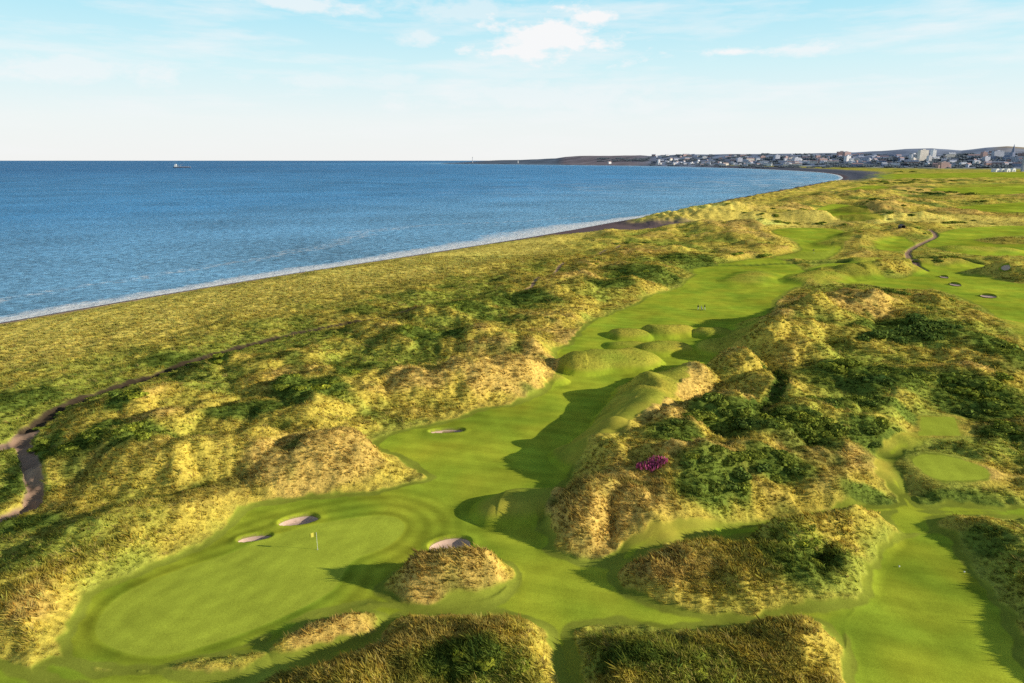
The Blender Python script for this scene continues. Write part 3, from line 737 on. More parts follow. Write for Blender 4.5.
def leaf_material(name, col):
    m = bpy.data.materials.new(name); m.use_nodes = True; nt = m.node_tree; nt.nodes.clear()
    out = nt.nodes.new('ShaderNodeOutputMaterial'); d = nt.nodes.new('ShaderNodeBsdfDiffuse'); t = nt.nodes.new('ShaderNodeBsdfTranslucent'); mx = nt.nodes.new('ShaderNodeMixShader'); mx.inputs[0].default_value = .25
    at = nt.nodes.new('ShaderNodeAttribute'); at.attribute_name = 'shade'
    oi = nt.nodes.new('ShaderNodeObjectInfo')
    hue = mixc(nt, oi.outputs['Random'], col, tuple(c*k for c, k in zip(col, (2.1,1.6,1.0))))
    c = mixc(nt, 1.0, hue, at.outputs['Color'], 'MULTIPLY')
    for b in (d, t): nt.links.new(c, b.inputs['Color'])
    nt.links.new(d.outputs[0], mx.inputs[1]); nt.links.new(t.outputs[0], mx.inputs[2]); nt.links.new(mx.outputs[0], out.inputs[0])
    return m
ML_D = leaf_material('gorse_leaves', (.17,.25,.05)); ML_G = leaf_material('scrub_leaves', (.25,.35,.06)); ML_P = leaf_material('heather_flowers', (.46,.10,.23))
GORSE = [bush_mesh('gorse_bush', 100+i) for i in range(6)]; LOWSC = [bush_mesh('scrub_bush', 200+i, 420, .55, .17) for i in range(5)]
for m_ in GORSE: m_.materials.append(ML_D)
for m_ in LOWSC: m_.materials.append(ML_G)
def plant(regs, meshes, name, label, group, hs, cat='bush'):
    """bushes strewn inside sighting ellipses (px, py, rx, ry, count, size)"""
    pts = []
    for px, py, rx, ry, n, sz in regs:
        for _ in range(n):
            a, q = random.uniform(0, 6.283), math.sqrt(random.random())
            x, y = P(px+rx*q*math.cos(a), py+ry*q*math.sin(a), 1.5)
            pts.append((x, y, sz*random.uniform(.65, 1.3)))
    arr = np.array(pts); z, M = survey(arr[:,0], arr[:,1])
    for (x, y, sz), zz, dm in zip(pts, z, M['dm']):
        if dm < sz*.7: continue
        o = bpy.data.objects.new(name, random.choice(meshes)); C.objects.link(o)
        o.location = (x, y, zz-.12*sz); o.rotation_euler = (0, 0, random.uniform(0, 6.28)); o.scale = (sz*random.uniform(.9,1.35), sz, sz*hs*.8*random.uniform(.8,1.2))
        tag(o, label, cat, group)
plant([(868,384,60,13,16,2.1),(975,400,42,15,14,2.2),(862,415,56,6,14,1.5),(876,438,34,10,12,1.7),(816,440,20,10,7,1.5)], GORSE, 'gorse_bush',
      'dark green gorse bush on the dune beyond or left of the two small tees', 'gorse bushes around and beyond the small tees', .8)
plant([(1000,357,17,12,9,2.6),(1003,433,20,6,8,1.4)], GORSE, 'gorse_bush', 'dark green gorse bush by the right edge above the small tees', 'gorse bushes by the right edge', .8)
plant([(760,434,58,11,20,1.5),(706,430,20,9,7,1.4),(676,453,27,9,8,1.3)], GORSE, 'gorse_bush', 'dark green gorse bush in the shaded hollow right of the fairway ridge', 'gorse bushes in the shaded hollow', .85)
plant([(775,476,34,10,12,1.2),(735,488,12,12,5,1.3),(712,488,34,12,12,1.2)], GORSE, 'gorse_bush',
      'dark green gorse bush on the slope between purple flowers and big tee', 'gorse bushes above the big tee', .8)
plant([(790,548,30,7,7,.7),(828,560,24,9,6,.7)], LOWSC, 'scrub_bush', 'low green bush on the shaded face of the dune beside the big tee', 'low bushes on the dune beside the big tee', .7)
plant([(480,668,50,10,9,.8),(700,665,80,10,5,.7)], LOWSC, 'scrub_bush', 'low green bush on a grassy mound along the bottom of the picture', 'low bushes on the bottom mounds', .7)
plant([(85,452,30,9,11,1.2),(145,450,25,11,11,1.3),(127,410,16,6,7,1.2),(104,436,18,8,7,1.2),(40,442,8,12,4,1.1)], LOWSC, 'scrub_bush',
      'dark green scrub bush in the dune hollows between the sand track and the green', 'scrub bushes by the sand track', .75)
plant([(218,364,18,4,6,1.4),(292,395,14,6,5,1.3),(318,402,24,10,9,1.3),(348,380,11,6,5,1.2),(455,312,22,4,7,1.8),(425,340,28,5,6,1.3),(395,300,30,4,4,1.5)], LOWSC, 'scrub_bush',
      'green scrub bush among the straw dunes left of the long fairway', 'scrub bushes in the left dunes', .7)
plant([(650,275,40,5,8,2.2),(640,243,26,4,6,2.4),(700,262,40,4,7,2.5),(756,256,16,3,5,2.4),(785,222,20,3,5,3.0),(820,222,8,3,4,3)], LOWSC, 'scrub_bush',
      'dark green scrub bush on the distant dunes between beach and far fairway', 'scrub bushes on the distant dunes', .75)
plant([(690,232,50,12,14,1.6),(760,215,50,10,14,2.2),(740,250,40,8,10,1.8),(600,262,50,8,10,1.3),(835,230,30,12,8,2.2)], LOWSC, 'scrub_bush',
      'small dark scrub bush on the seaward dunes near the bend of the bay', 'small scrub bushes near the bend of the bay', .8)
plant([(960,225,50,10,14,2.2),(900,215,30,8,10,2.5),(890,290,40,5,8,1.8),(980,205,40,8,12,3)], GORSE, 'gorse_bush',
      'dark gorse bush on the heath between the far fairways', 'gorse bushes on the far heath', .8)
plant([(878,300,30,4,6,2.4),(930,298,22,4,7,2.2),(870,262,34,2,10,2.6),(935,260,34,1.5,9,2.4),(955,222,8,2,4,3.6),(905,172,10,1,6,9),(870,207,14,4,8,4)], GORSE, 'gorse_bush',
      'dark bush along the ditch and far dunes beside the right hand fairways', 'bushes along the ditch and far fairways', .75)
plant([(958,193,60,2.5,22,7),(940,182,70,2,22,9),(990,176,40,1.2,16,10),(880,183,30,2,10,7)], GORSE, 'dark_thicket', 'dark distant thicket in front of the town', 'distant thickets in front of the town', .7, 'thicket')
plant([(x_, y_, 9, 1.6, 5, .75) for x_, y_ in [(40,421),(56,409),(74,399),(92,391),(112,384),(130,379),(165,367),(182,361),(196,356),(240,345),(256,341)]], LOWSC, 'verge_shade_bush',
      'low bush added for the dark shaded line above the sand track at left', 'bushes added for the shaded line along the sand track', .6)  # bushes put in to draw the shaded line of the track bank
# the big thicket on the ridge: one thing of merged crowns
def thicket():
    lobes = [(862,344,1.9),(878,340,2.6),(893,337,3.1),(908,335,3.6),(922,334,3.4),(938,332,3.4),(953,334,2.8),(915,327,3.0),(900,341,2.4),(930,341,2.2)]
    Vs, Fs, Cs = [], [], []
    x0, y0 = P(908, 336, 2.0); z0 = ground_z(x0, y0)
    for k, (px, py, s) in enumerate(lobes):
        x, y = P(px, py, 3.0); z = ground_z(x, y)
        me = bush_mesh('tmp', 300+k, 700, .8, .10); n = len(me.vertices)
        co = np.empty(n*3, np.float32); me.vertices.foreach_get('co', co); co = co.reshape(-1, 3)*np.array([s*1.25, s*1.1, s*1.0])
        cl = np.empty(n*4, np.float32); me.attributes['shade'].data.foreach_get('color', cl)
        b = len(Vs)
        Vs += [(v[0]+x-x0, v[1]+y-y0, v[2]+z-z0-.3) for v in co]; Cs.append(cl)
        Fs += [tuple(i+b for i in p.vertices) for p in me.polygons]
        bpy.data.meshes.remove(me)
    me = bpy.data.meshes.new('gorse_thicket'); me.from_pydata(Vs, [], Fs); me.update()
    at = me.attributes.new('shade', 'FLOAT_COLOR', 'POINT'); at.data.foreach_set('color', np.concatenate(Cs))
    o = link('gorse_thicket', me, [ML_D], loc=(x0, y0, z0)); tag(o, 'largest dark green gorse thicket, on the ridge between the two fairways', 'thicket')
thicket()
# purple flowers
def heather():
    x0, y0 = P(651, 474, 3.2); z0 = ground_z(x0, y0); rg = np.random.default_rng(5)
    Vs, Fs, Cs = [], [], []
    for k in range(430):
        a, q = rg.uniform(0, 6.28), math.sqrt(rg.uniform())
        dx, dy = 2.2*q*math.cos(a), 1.15*q*math.sin(a)
        if rg.uniform() < .35*q: continue
        Vs.append((dx, dy))
    xy = np.array(Vs); z = survey(xy[:,0]+x0, xy[:,1]+y0, False)-z0; V = []
    for (dx, dy), zz in zip(xy, z):
        h = rg.uniform(.35, .8); w = rg.uniform(.05, .12); a = rg.uniform(0, 6.28); b = len(V)
        c, s = math.cos(a)*w, math.sin(a)*w
        V += [(dx-c, dy-s, zz+h*.45), (dx+c, dy+s, zz+h*.45), (dx+c*.7, dy+s*.7, zz+h), (dx-c*.7, dy-s*.7, zz+h)]; Fs.append((b, b+1, b+2, b+3))
        q = rg.lognormal(0, .3); Cs += [(q, q, q, 1)]*4
        V += [(dx-c*.4, dy-s*.4, zz-.05), (dx+c*.4, dy+s*.4, zz-.05), (dx, dy, zz+h*.5)]; Fs.append((b+4, b+5, b+6)); Cs += [(.2,.9,.2,1)]*3
    me = bpy.data.meshes.new('heather_patch'); me.from_pydata(V, [], Fs); me.update()
    at = me.attributes.new('shade', 'FLOAT_COLOR', 'POINT'); at.data.foreach_set('color', np.array(Cs, np.float32).ravel())
    tag(link('heather_patch', me, [ML_P], loc=(x0, y0, z0)), 'patch of magenta flowers on the straw mound right of the fairway', 'flowers')
heather()

# ------------------------------------------------------------------ bunkers
MSAND = plain('bunker_sand', (.66,.48,.38), .95, .12, 2.5, .05)
MTURF = plain('turf_bank', (.26,.32,.03), .95, .2, .8, .05)
for (c, ab, rot, dep, lab), (q, _) in zip(BUNKERS, BUNK):
    cx, cy = q.mean(0); n = len(q); V = []; F = []
    ks = [0, .25, .5, .7, .85, .95, 1.0]
    X = np.concatenate([cx+(q[:,0]-cx)*k for k in ks]); Y = np.concatenate([cy+(q[:,1]-cy)*k for k in ks])
    Z = survey(X, Y, False)+.07 if dep else look(X, Y)+.22
    cz = float(Z[0])
    V = np.stack([X-cx, Y-cy, Z-cz], 1)
    F = [(i*n+j, i*n+(j+1)%n, (i+1)*n+(j+1)%n, (i+1)*n+j) for i in range(len(ks)-1) for j in range(n)]
    me = bpy.data.meshes.new('sand_bunker'); me.from_pydata([tuple(v) for v in V], [], F); 
    for p_ in me.polygons: p_.use_smooth = True
    me.update()
    o = link('sand_bunker', me, [MSAND], loc=(cx, cy, cz)); tag(o, lab, 'bunker')
    if not dep:
        Vl, Fl = [], []; a = np.arctan2(q[:,1]-cy, q[:,0]-cx)
        for k_ in range(n):
            w_ = max(0.0, math.cos(a[k_]-.9)*.75+.35); x_, y_ = q[k_]-np.array([cx, cy]); g = float(look(np.array([q[k_,0]]), np.array([q[k_,1]]))[0])-cz
            hh = .85*w_
            for f_, zz in ((.97, g-.1), (.99, g+hh), (1.10, g+hh*.9), (1.5, g-.25)): Vl.append((x_*f_, y_*f_, zz))
        for k_ in range(n):
            m_ = (k_+1) % n
            for t_ in range(3): Fl.append((k_*4+t_, m_*4+t_, m_*4+t_+1, k_*4+t_+1))
        ml = bpy.data.meshes.new('turf_lip'); ml.from_pydata(Vl, [], Fl); ml.update()
        link('turf_lip', ml, [MTURF], o)

# ------------------------------------------------------------------ golf furniture
M_YEL = plain('yellow_cloth', (.80,.72,.12), .8, .1); M_WHT = plain('white_paint', (.8,.8,.78), .5, .05); M_DRK = plain('dark_cloth', (.05,.03,.04), .8, .1); M_GRY = plain('grey_metal', (.3,.31,.33), .4, .1)
def flagstick(px, py, fm, label):
    x, y = P(px, py); z = ground_z(x, y); t = empty('flagstick', (x, y, z)); tag(t, label, 'flagstick')
    link('pole', bm_mesh('pole', lambda bm: (cyl(bm, 0,0, -.1, 1.1, .022, .02, 10), cyl(bm, 0,0,1.1,2.3,.02,.016,10))), [M_WHT], t)
    def fl(bm):
        nx, nz = 9, 6; g = {}
        for i in range(nx):
            for k in range(nz):
                u, v = i/(nx-1), k/(nz-1)
                g[i,k] = bm.verts.new((-.02-.78*u, .12*math.sin(u*6)*u, 2.28-.62*v*(1-.15*u)-.14*u*u))
        for i in range(nx-1):
            for k in range(nz-1): bm.faces.new((g[i,k], g[i+1,k], g[i+1,k+1], g[i,k+1]))
    link('flag', bm_mesh('flag', fl, True), [fm], t)
    def cup(bm):
        n = 20; a = [bm.verts.new((.065*math.cos(2*math.pi*i/n), .065*math.sin(2*math.pi*i/n), .012)) for i in range(n)]
        b = [bm.verts.new((.095*math.cos(2*math.pi*i/n), .095*math.sin(2*math.pi*i/n), .012)) for i in range(n)]
        for i in range(n): bm.faces.new((a[i], b[i], b[(i+1)%n], a[(i+1)%n]))
    link('hole_rim', bm_mesh('hole_rim', cup), [M_WHT], t)
flagstick(317.7, 550.5, M_YEL, 'white flagstick with yellow flag standing on the near green')
flagstick(813.8, 254.5, M_DRK, 'tiny dark flag on its stick on the distant second green')
def tee_marker(px, py, label):
    x, y = P(px, py); z = ground_z(x, y)
    def f(bm):
        bmesh.ops.create_icosphere(bm, subdivisions=2, radius=.085, matrix=Matrix.Translation((0,0,.12)) @ Matrix.Diagonal((1.2,1,.9,1)))
        cyl(bm, 0,0,-.1,.05,.03,.03,8)
    o = link('tee_marker', bm_mesh('tee_marker', f, True), [M_WHT], loc=(x, y, z)); tag(o, label, 'tee marker', 'white tee markers')
tee_marker(899, 567.5, 'white tee marker on the sunlit left half of the big tee')
tee_marker(964, 573.5, 'white tee marker near the shaded right edge of the big tee')

def person_mesh(name, mats, pose):
    """one continuous figure grown over a jointed skeleton; pose = arm, leg swings"""
    V = [(0,0,.95)]; E = []; Rr = [.13]
    def add(p, par, r): V.append(p); E.append((par, len(V)-1)); Rr.append(r); return len(V)-1
    w = add((0,.01,1.12), 0, .125); ch = add((0,.02,1.33), w, .15); nk = add((0,.02,1.49), ch, .06); hd = add((0,-.0,1.60), nk, .085); add((0,-.005,1.72), hd, .085)
    for sx in (-1, 1):
        sw = pose['leg']*sx
        hp = add((sx*.09,0,.88), 0, .095); kn = add((sx*.10,-.02-sw*.2,.49), hp, .065); an = add((sx*.10,.02-sw*.42,.09), kn, .043); add((sx*.11,-.15-sw*.42,.035), an, .035)
        ar = pose['arm'][(sx+1)//2]
        sh = add((sx*.19,.02,1.40), ch, .07); el = add((sx*.24, .03-ar*.12, 1.13+abs(ar)*.02), sh, .047); wr = add((sx*.25, -.02-ar*.33, .91+abs(ar)*.12), el, .033); pm = add((sx*.255,-.03-ar*.40,.84+abs(ar)*.14), wr, .036)
        for k in range(4): add((sx*.255+(k-1.5)*.018, -.05-ar*.44, .76+abs(ar)*.14-(.01 if k in (0,3) else 0)), pm, .009)
        add((sx*.225,-.07-ar*.40,.81+abs(ar)*.14), pm, .010)
    me = bpy.data.meshes.new(name); me.from_pydata(V, E, []); me.update()
    o = bpy.data.objects.new(name, me); C.objects.link(o)
    me.materials.append(mats)
    md = o.modifiers.new('skin', 'SKIN'); ly = me.skin_vertices[0] if me.skin_vertices else None
    if ly is None:
        bm = bmesh.new(); bm.from_mesh(me); bm.verts.layers.skin.verify(); bm.to_mesh(me); bm.free(); ly = me.skin_vertices[0]
    for i, sv in enumerate(ly.data): sv.radius = (Rr[i], Rr[i]*.85); sv.use_root = (i == 0)
    ss = o.modifiers.new('sub', 'SUBSURF'); ss.levels = ss.render_levels = 1
    dg = bpy.context.evaluated_depsgraph_get(); dg.update()
    m2 = bpy.data.meshes.new_from_object(o.evaluated_get(dg)); bpy.data.objects.remove(o)
    for p_ in m2.polygons: p_.use_smooth = True
    return m2
def clothes(name, top, legs, skin=(.45,.27,.19), shoe=(.1,.09,.08)):
    m, nt, bs = mat(name); tc = nt.nodes.new('ShaderNodeTexCoord'); sp = nt.nodes.new('ShaderNodeSeparateXYZ'); nt.links.new(tc.outputs['Object'], sp.inputs[0])
    def gt(v): return math_node(nt, 'GREATER_THAN', sp.outputs['Z'], v)
    c = mixc(nt, gt(.08), shoe, legs); c = mixc(nt, gt(.96), c, top); c = mixc(nt, gt(1.49), c, skin)
    ax = math_node(nt, 'ABSOLUTE', sp.outputs['X']); hand = math_node(nt, 'MULTIPLY', math_node(nt, 'GREATER_THAN', ax, .2), math_node(nt, 'LESS_THAN', sp.outputs['Z'], .9))
    c = mixc(nt, hand, c, skin)
    nt.links.new(c, bs.inputs['Base Color']); return m
M_HAIR = plain('dark_hair', (.03,.022,.016), .6, .2)
def person(px, py, rz, top, legs, pose, label, group=None, xy=None):
    x, y = xy if xy else P(px, py); z = ground_z(x, y)
    t = link('person', person_mesh('person', clothes('clothes', top, legs), pose), [], loc=(x, y, z), rz=rz); tag(t, label, 'person', group)
    def hr(bm):
        bmesh.ops.create_uvsphere(bm, u_segments=12, v_segments=8, radius=.108, matrix=Matrix.Translation((0,.012,1.70)) @ Matrix.Diagonal((.95,1.08,1,1)))
        bmesh.ops.delete(bm, geom=[v for v in bm.verts if v.co.z < 1.66 or (v.co.y < -.05 and v.co.z < 1.73)], context='VERTS')
    link('hair', bm_mesh('hair', hr, True), [M_HAIR], t)
    return t
gx, gy = P(701.5, 309.5)
person(0,0, 2.4, (.03,.03,.04), (.7,.69,.66), dict(arm=(.3,-.2), leg=.35), 'golfer in dark top and pale trousers on the fairway, left of the grey golf trolley', xy=(gx-1.15, gy-.2))
person(0,0, 2.0, (.025,.03,.03), (.72,.7,.62), dict(arm=(-.2,.4), leg=-.3), 'golfer in dark top and pale trousers on the fairway, right of the grey golf trolley', xy=(gx+1.0, gy+.1))
def trolley():
    z = ground_z(gx, gy-.5); t = empty('golf_trolley', (gx-.05, gy-.5, z), .4); tag(t, 'grey golf bag on a two wheeled trolley between two golfers', 'golf trolley')
    def bag(bm):
        prof = [(.10,.0),(.13,.05),(.13,.5),(.15,.72),(.16,.85)]; n = 12; rows = []
        for r, h in prof: rows.append([bm.verts.new((r*math.cos(2*math.pi*i/n), .25*h+r*.8*math.sin(2*math.pi*i/n), .25+h)) for i in range(n)])
        for a, b in zip(rows, rows[1:]):
            for i in range(n): bm.faces.new((a[i], a[(i+1)%n], b[(i+1)%n], b[i]))
        bm.faces.new(rows[0][::-1]); bm.faces.new(rows[-1])
        box(bm, -.11,.11,-.16,-.08,.4,.72)
    link('bag', bm_mesh('bag', bag, True), [plain('grey_bag', (.35,.35,.37), .7, .1)], t)
    for sx in (-1, 1):
        def wh(bm, sx=sx):
            g = bmesh.ops.create_cone(bm, cap_ends=True, segments=16, radius1=.15, radius2=.15, depth=.05, matrix=Matrix.Translation((sx*.3,.05,.15)) @ Matrix.Rotation(math.pi/2, 4, 'Y'))
        link('wheel', bm_mesh('wheel', wh), [M_DRK], t)
    link('axle', bm_mesh('axle', lambda bm: tube(bm, (-.3,.05,.15), (.3,.05,.15), .02)), [M_GRY], t)
    link('handle', bm_mesh('handle', lambda bm: (tube(bm, (0,0,.2), (0,.55,1.05), .02), tube(bm, (-.12,.55,1.05), (.12,.55,1.05), .02))), [M_GRY], t)
    def clubs(bm):
        for k in range(5):
            a = k*1.26; p = (.07*math.cos(a), .2+.06*math.sin(a), 1.0); q = (.12*math.cos(a), .27+.1*math.sin(a), 1.3+.03*k)
            tube(bm, p, q, .012, 6); box(bm, q[0]-.05, q[0]+.03, q[1]-.02, q[1]+.02, q[2]-.02, q[2]+.04)
    link('clubs', bm_mesh('clubs', clubs), [M_GRY], t)
trolley()
for k, (px, lab) in enumerate([(594.5,'leftmost of three tiny figures in brown clothes walking on the beach'), (599,'middle one of three tiny figures in brown clothes walking on the beach'), (603.5,'rightmost of three tiny figures in brown clothes walking on the beach')]):
    person(px, 230.6, 1.2+k, (.16,.09,.06), (.10,.06,.05), dict(arm=(.3,-.3), leg=.4*(1-k)), lab, 'figures walking on the beach')
# shelter hut by the far track
def hut():
    x, y = P(901, 232.5); z = ground_z(x, y); t = empty('shelter_hut', (x, y, z-.2), .2); t.scale = (.62, .62, .62); tag(t, 'small dark shelter with pale pointed roof beside the far track', 'hut')
    def wall(bm):
        box(bm, -2.8,-2.3,-2,2,0,2.4); box(bm, 2.3,2.8,-2,2,0,2.4); box(bm, -2.297,2.297,1.6,2,0,2.4)
        prism(bm, [(-2.8,2.403),(2.8,2.403),(0,3.9)], 1.7, 2)
    link('wall', bm_mesh('wall', wall), [plain('dark_timber', (.05,.045,.05), .9, .3)], t)
    def roof(bm):
        prism(bm, [(-3.2,2.35),(-3.2,2.6),(0,4.3),(3.2,2.6),(3.2,2.35),(0,4.05)], -2.3, 2.3)
    link('roof', bm_mesh('roof', roof), [plain('pale_roof', (.22,.20,.19), .8, .2)], t)
    link('bench', bm_mesh('bench', lambda bm: (box(bm, -2.1,2.1,.9,1.4,.42,.5), box(bm,-1.9,-1.75,.95,1.35,0,.417), box(bm,1.75,1.9,.95,1.35,0,.417))), [M_DRK], t)
hut()

# ------------------------------------------------------------------ ship
def ship():
    x, y = sight(182, 167.8, SEA); t = empty('cargo_ship', (x, y, SEA), math.radians(6)); tag(t, 'grey cargo ship with white bridge far out on the sea', 'ship')
    L = 118.0
    def hull(bm):
        st = [(-L/2,.2,7.5),(-L/2+6,6,7),(-L/2+18,9,6.2),(0,10,5.5),(L/2-16,10,5.5),(L/2,7.5,6.5)]
        rows = []
        for xx, b, d in st:
            rows.append([bm.verts.new(v) for v in [(xx,-b,d),(xx+1.5*(xx<0),-b*.8,-2),(xx+1.5*(xx<0),b*.8,-2),(xx,b,d)]])
        for a, b in zip(rows, rows[1:]):
            for i in range(4): bm.faces.new((a[i], a[(i+1)%4], b[(i+1)%4], b[i]))
        bm.faces.new(rows[0][::-1]); bm.faces.new(rows[-1])
    link('hull', bm_mesh('hull', hull), [plain('ship_hull', (.10,.12,.17), .6, .1, .2)], t)
    link('bulwark', bm_mesh('bulwark', lambda bm: box(bm, -30,L/2-2,-9.2,9.2,5.6,7.4)), [plain('pale_rail', (.42,.44,.5), .6, .1, .2)], t)
    def br(bm):
        box(bm, -L/2+10,-L/2+28,-8,8,6.5,14); box(bm, -L/2+12,-L/2+26,-7,7,14.003,20); box(bm, -L/2+13,-L/2+24,-9,9,20.003,24)
    link('bridge', bm_mesh('bridge', br), [M_WHT], t)
    link('funnel', bm_mesh('funnel', lambda bm: (box(bm, -L/2+29,-L/2+36,-3,3,6.5,20))), [plain('funnel_paint', (.12,.2,.3), .6, .1)], t)
    link('mast', bm_mesh('mast', lambda bm: (tube(bm, (-L/2+18,0,24), (-L/2+18,0,36), .6), tube(bm, (-L/2+18,-4,31), (-L/2+18,4,31), .4))), [M_GRY], t)
    def crane(bm):
        tube(bm, (-10,0,7.4), (-10,0,22), 1.3); tube(bm, (-10,0,21), (14,0,27), .9)
        tube(bm, (-22,0,7.4),(-22,0,20),1.0)
    link('crane', bm_mesh('crane', crane), [plain('crane_paint', (.28,.32,.38), .6, .1)], t)
    def hatch(bm):
        for k in range(4): box(bm, -4+k*13, 6+k*13, -6,6, 7.403, 9)
    link('hatches', bm_mesh('hatches', hatch), [plain('hatch_paint', (.25,.27,.33), .6, .1)], t)
ship()

# ------------------------------------------------------------------ town
def bmat(name, c): return plain(name, c, .85, .12, .05, .1)
WALLS = [bmat('pale_harling', (.85,.83,.85)), bmat('grey_granite', (.55,.58,.68)), bmat('cream_render', (.9,.83,.74)), bmat('pink_brick', (.52,.36,.34)), bmat('hazed_stone', (.33,.37,.50)), bmat('white_render', (.9,.9,.9))]  # walls lightened and tinted bluish, carrying distance haze in their colour
ROOFS = [bmat('slate_roof', (.25,.29,.40)), bmat('tile_roof', (.44,.31,.31)), bmat('grey_roof', (.45,.48,.57))]  # bluish lightening of the roofs is painted distance haze too
MWIN = bmat('window_glass', (.05,.06,.09))
def terrace(bm, L, D, Hh, rh, storeys):
    box(bm, -L/2, L/2, -D/2, D/2, -4, Hh, 0)
    a = [bm.verts.new(v) for v in [(-L/2-.4,-D/2-.5,Hh+.01),(L/2+.4,-D/2-.5,Hh+.01),(L/2+.4,D/2+.5,Hh+.01),(-L/2-.4,D/2+.5,Hh+.01),(-L/2-.4,0,Hh+rh),(L/2+.4,0,Hh+rh)]]
    for q in ((0,1,5,4),(2,3,4,5),(1,2,5),(3,0,4),(3,2,1,0)):
        f = bm.faces.new([a[i] for i in q]); f.material_index = 1
    for k in (-.42, 0, .42): box(bm, L*k-.8, L*k+.8, -.7, .7, Hh+rh*.6, Hh+rh+1.6, 0)
    n = max(3, int(L/5))
    for s in range(storeys):
        for i in range(n):
            xx = -L/2 + L*(i+.5)/n; z = Hh*(s+.35)/storeys
            box(bm, xx-.8, xx+.8, -D/2-.06, -D/2+.06, z, z+1.7, 2)
def slab(bm, L, D, Hh, storeys):
    box(bm, -L/2, L/2, -D/2, D/2, -4, Hh, 0); box(bm, -L/2-.4, L/2+.4, -D/2-.4, D/2+.4, Hh+.01, Hh+1.2, 1); box(bm, -L*.15, L*.15, -D*.25, D*.25, Hh+1.21, Hh+4, 0)
    n = max(3, int(L/4))
    for s in range(storeys):
        for i in range(n):
            xx = -L/2+L*(i+.5)/n; z = Hh*(s+.3)/storeys; box(bm, xx-.9, xx+.9, -D/2-.06, -D/2+.06, z, z+1.6, 2)
BT = []
for w in range(6):
    for rf in (0, 1, 2):
        if w == 5 and rf == 1: continue
        L, Hh, st = random.choice([(22,9,2),(30,11,3),(40,12,3),(16,7,2)])
        me = bm_mesh('terraced_house', lambda bm: terrace(bm, L, 11, Hh, 4.5, st)); 
        for m_ in (WALLS[w], ROOFS[rf], MWIN): me.materials.append(m_)
        BT.append((w, me))
SB = []
for w in (0, 1, 2, 3):
    me = bm_mesh('flat_block', lambda bm: slab(bm, 34, 14, 22, 7))
    for m_ in (WALLS[w], ROOFS[2], MWIN): me.materials.append(m_)
    SB.append((w, me))
def put_many(n, xr, yf, types, name, label, group, cat, sc=(.9,1.4)):
    done = 0
    for _ in range(n*3):
        if done >= n: break
        px = random.uniform(*xr); py = yf(px)
        h = strike(px, py)
        if h is None or h[1] < 2000 or h[2] < SEA+3: continue
        w, me = random.choice(types)
        o = bpy.data.objects.new(name, me); C.objects.link(o)
        s = random.uniform(*sc); o.scale = (s*random.uniform(.9,1.5), s, s)
        o.location = h; o.rotation_euler = (0,0,math.atan2(-h[0], h[1])+random.uniform(-.2,1.3))
        tag(o, label, cat, group); done += 1
pale = [b for b in BT if b[0] in (0,2,5)]; dull = [b for b in BT if b[0] in (1,3,4)]
put_many(70, (655,835), lambda px: random.uniform(163.0, 166.4)-(.0 if px > 700 else 1.0), pale+pale+dull[:3], 'terraced_house', 'pale terraced house in the row along the far bay front', 'houses along the far bay front', 'house')
put_many(75, (652,860), lambda px: random.uniform(155.5, 163.5), dull+dull+pale, 'terraced_house', 'small house on the town slope behind the bay front', 'houses on the slope behind the bay', 'house')
put_many(80, (850,1035), lambda px: random.uniform(156, 167), dull+dull+pale, 'terraced_house', 'small house in the town right of the bay', 'houses in the town right of the bay', 'house')
put_many(26, (700,1030), lambda px: random.uniform(156, 164), SB, 'flat_block', 'flat roofed block of flats among the town houses', 'blocks of flats in the town', 'apartment block', (.8,1.45))
def lone(name, px, py, me, mats, label, cat, s=(1,1,1)):
    h = strike(px, py)
    if h is None: y = 10300.0*(px < 560) or 2700.0; x = (px-512)/F_*y/1.0347; h = np.array([x, y, max(0, ground_z(x, y))])
    o = link(name, me, mats, loc=h, rz=math.atan2(-h[0], h[1])+.75); o.scale = s; tag(o, label, cat); return o, h
lone('tower_block', 922, 161.5, bm_mesh('tower_block', lambda bm: slab(bm, 52, 18, 58, 14)), [WALLS[2], ROOFS[2], MWIN], 'broad cream tower block rising above the town skyline', 'tower block')
lone('tower_block', 932.5, 159.0, bm_mesh('tower_block', lambda bm: slab(bm, 22, 18, 46, 14)), [WALLS[5], ROOFS[2], MWIN], 'slim white tower block right of the broad cream one', 'tower block')
lone('tower_block', 928.5, 163, bm_mesh('tower_block', lambda bm: slab(bm, 18, 16, 34, 10)), [WALLS[0], ROOFS[2], MWIN], 'short grey white tower between the cream tower block and the brick building', 'tower block')
lone('tower_block', 983, 160, bm_mesh('tower_block', lambda bm: slab(bm, 24, 18, 38, 10)), [WALLS[3], ROOFS[0], MWIN], 'pinkish tower block on the right part of the skyline', 'tower block')
lone('brick_building', 943, 168, bm_mesh('brick_building', lambda bm: (slab(bm, 44, 22, 26, 6), box(bm, 23,34,-9,9,-4,18,0), box(bm,-34,-23,-9,9,-4,14,0))), [WALLS[3], ROOFS[2], MWIN], 'large reddish brick building at the edge of the town', 'building')
lone('white_hall', 963, 165, bm_mesh('white_hall', lambda bm: terrace(bm, 34, 16, 9, 4, 2)), [WALLS[5], ROOFS[2], MWIN], 'white hall with grey roof standing right of the brick building', 'building')
lone('lighthouse', 518, 163.2, bm_mesh('lighthouse', lambda bm: (cyl(bm,0,0,-5,34,5.5,4,14,0), cyl(bm,0,0,34.01,36,5.5,5.5,14,1), cyl(bm,0,0,36.01,41,3,3,12,2), cyl(bm,0,0,41.01,45,3.4,.3,12,1))), [WALLS[5], ROOFS[0], MWIN], 'small white lighthouse low on the far headland', 'lighthouse')
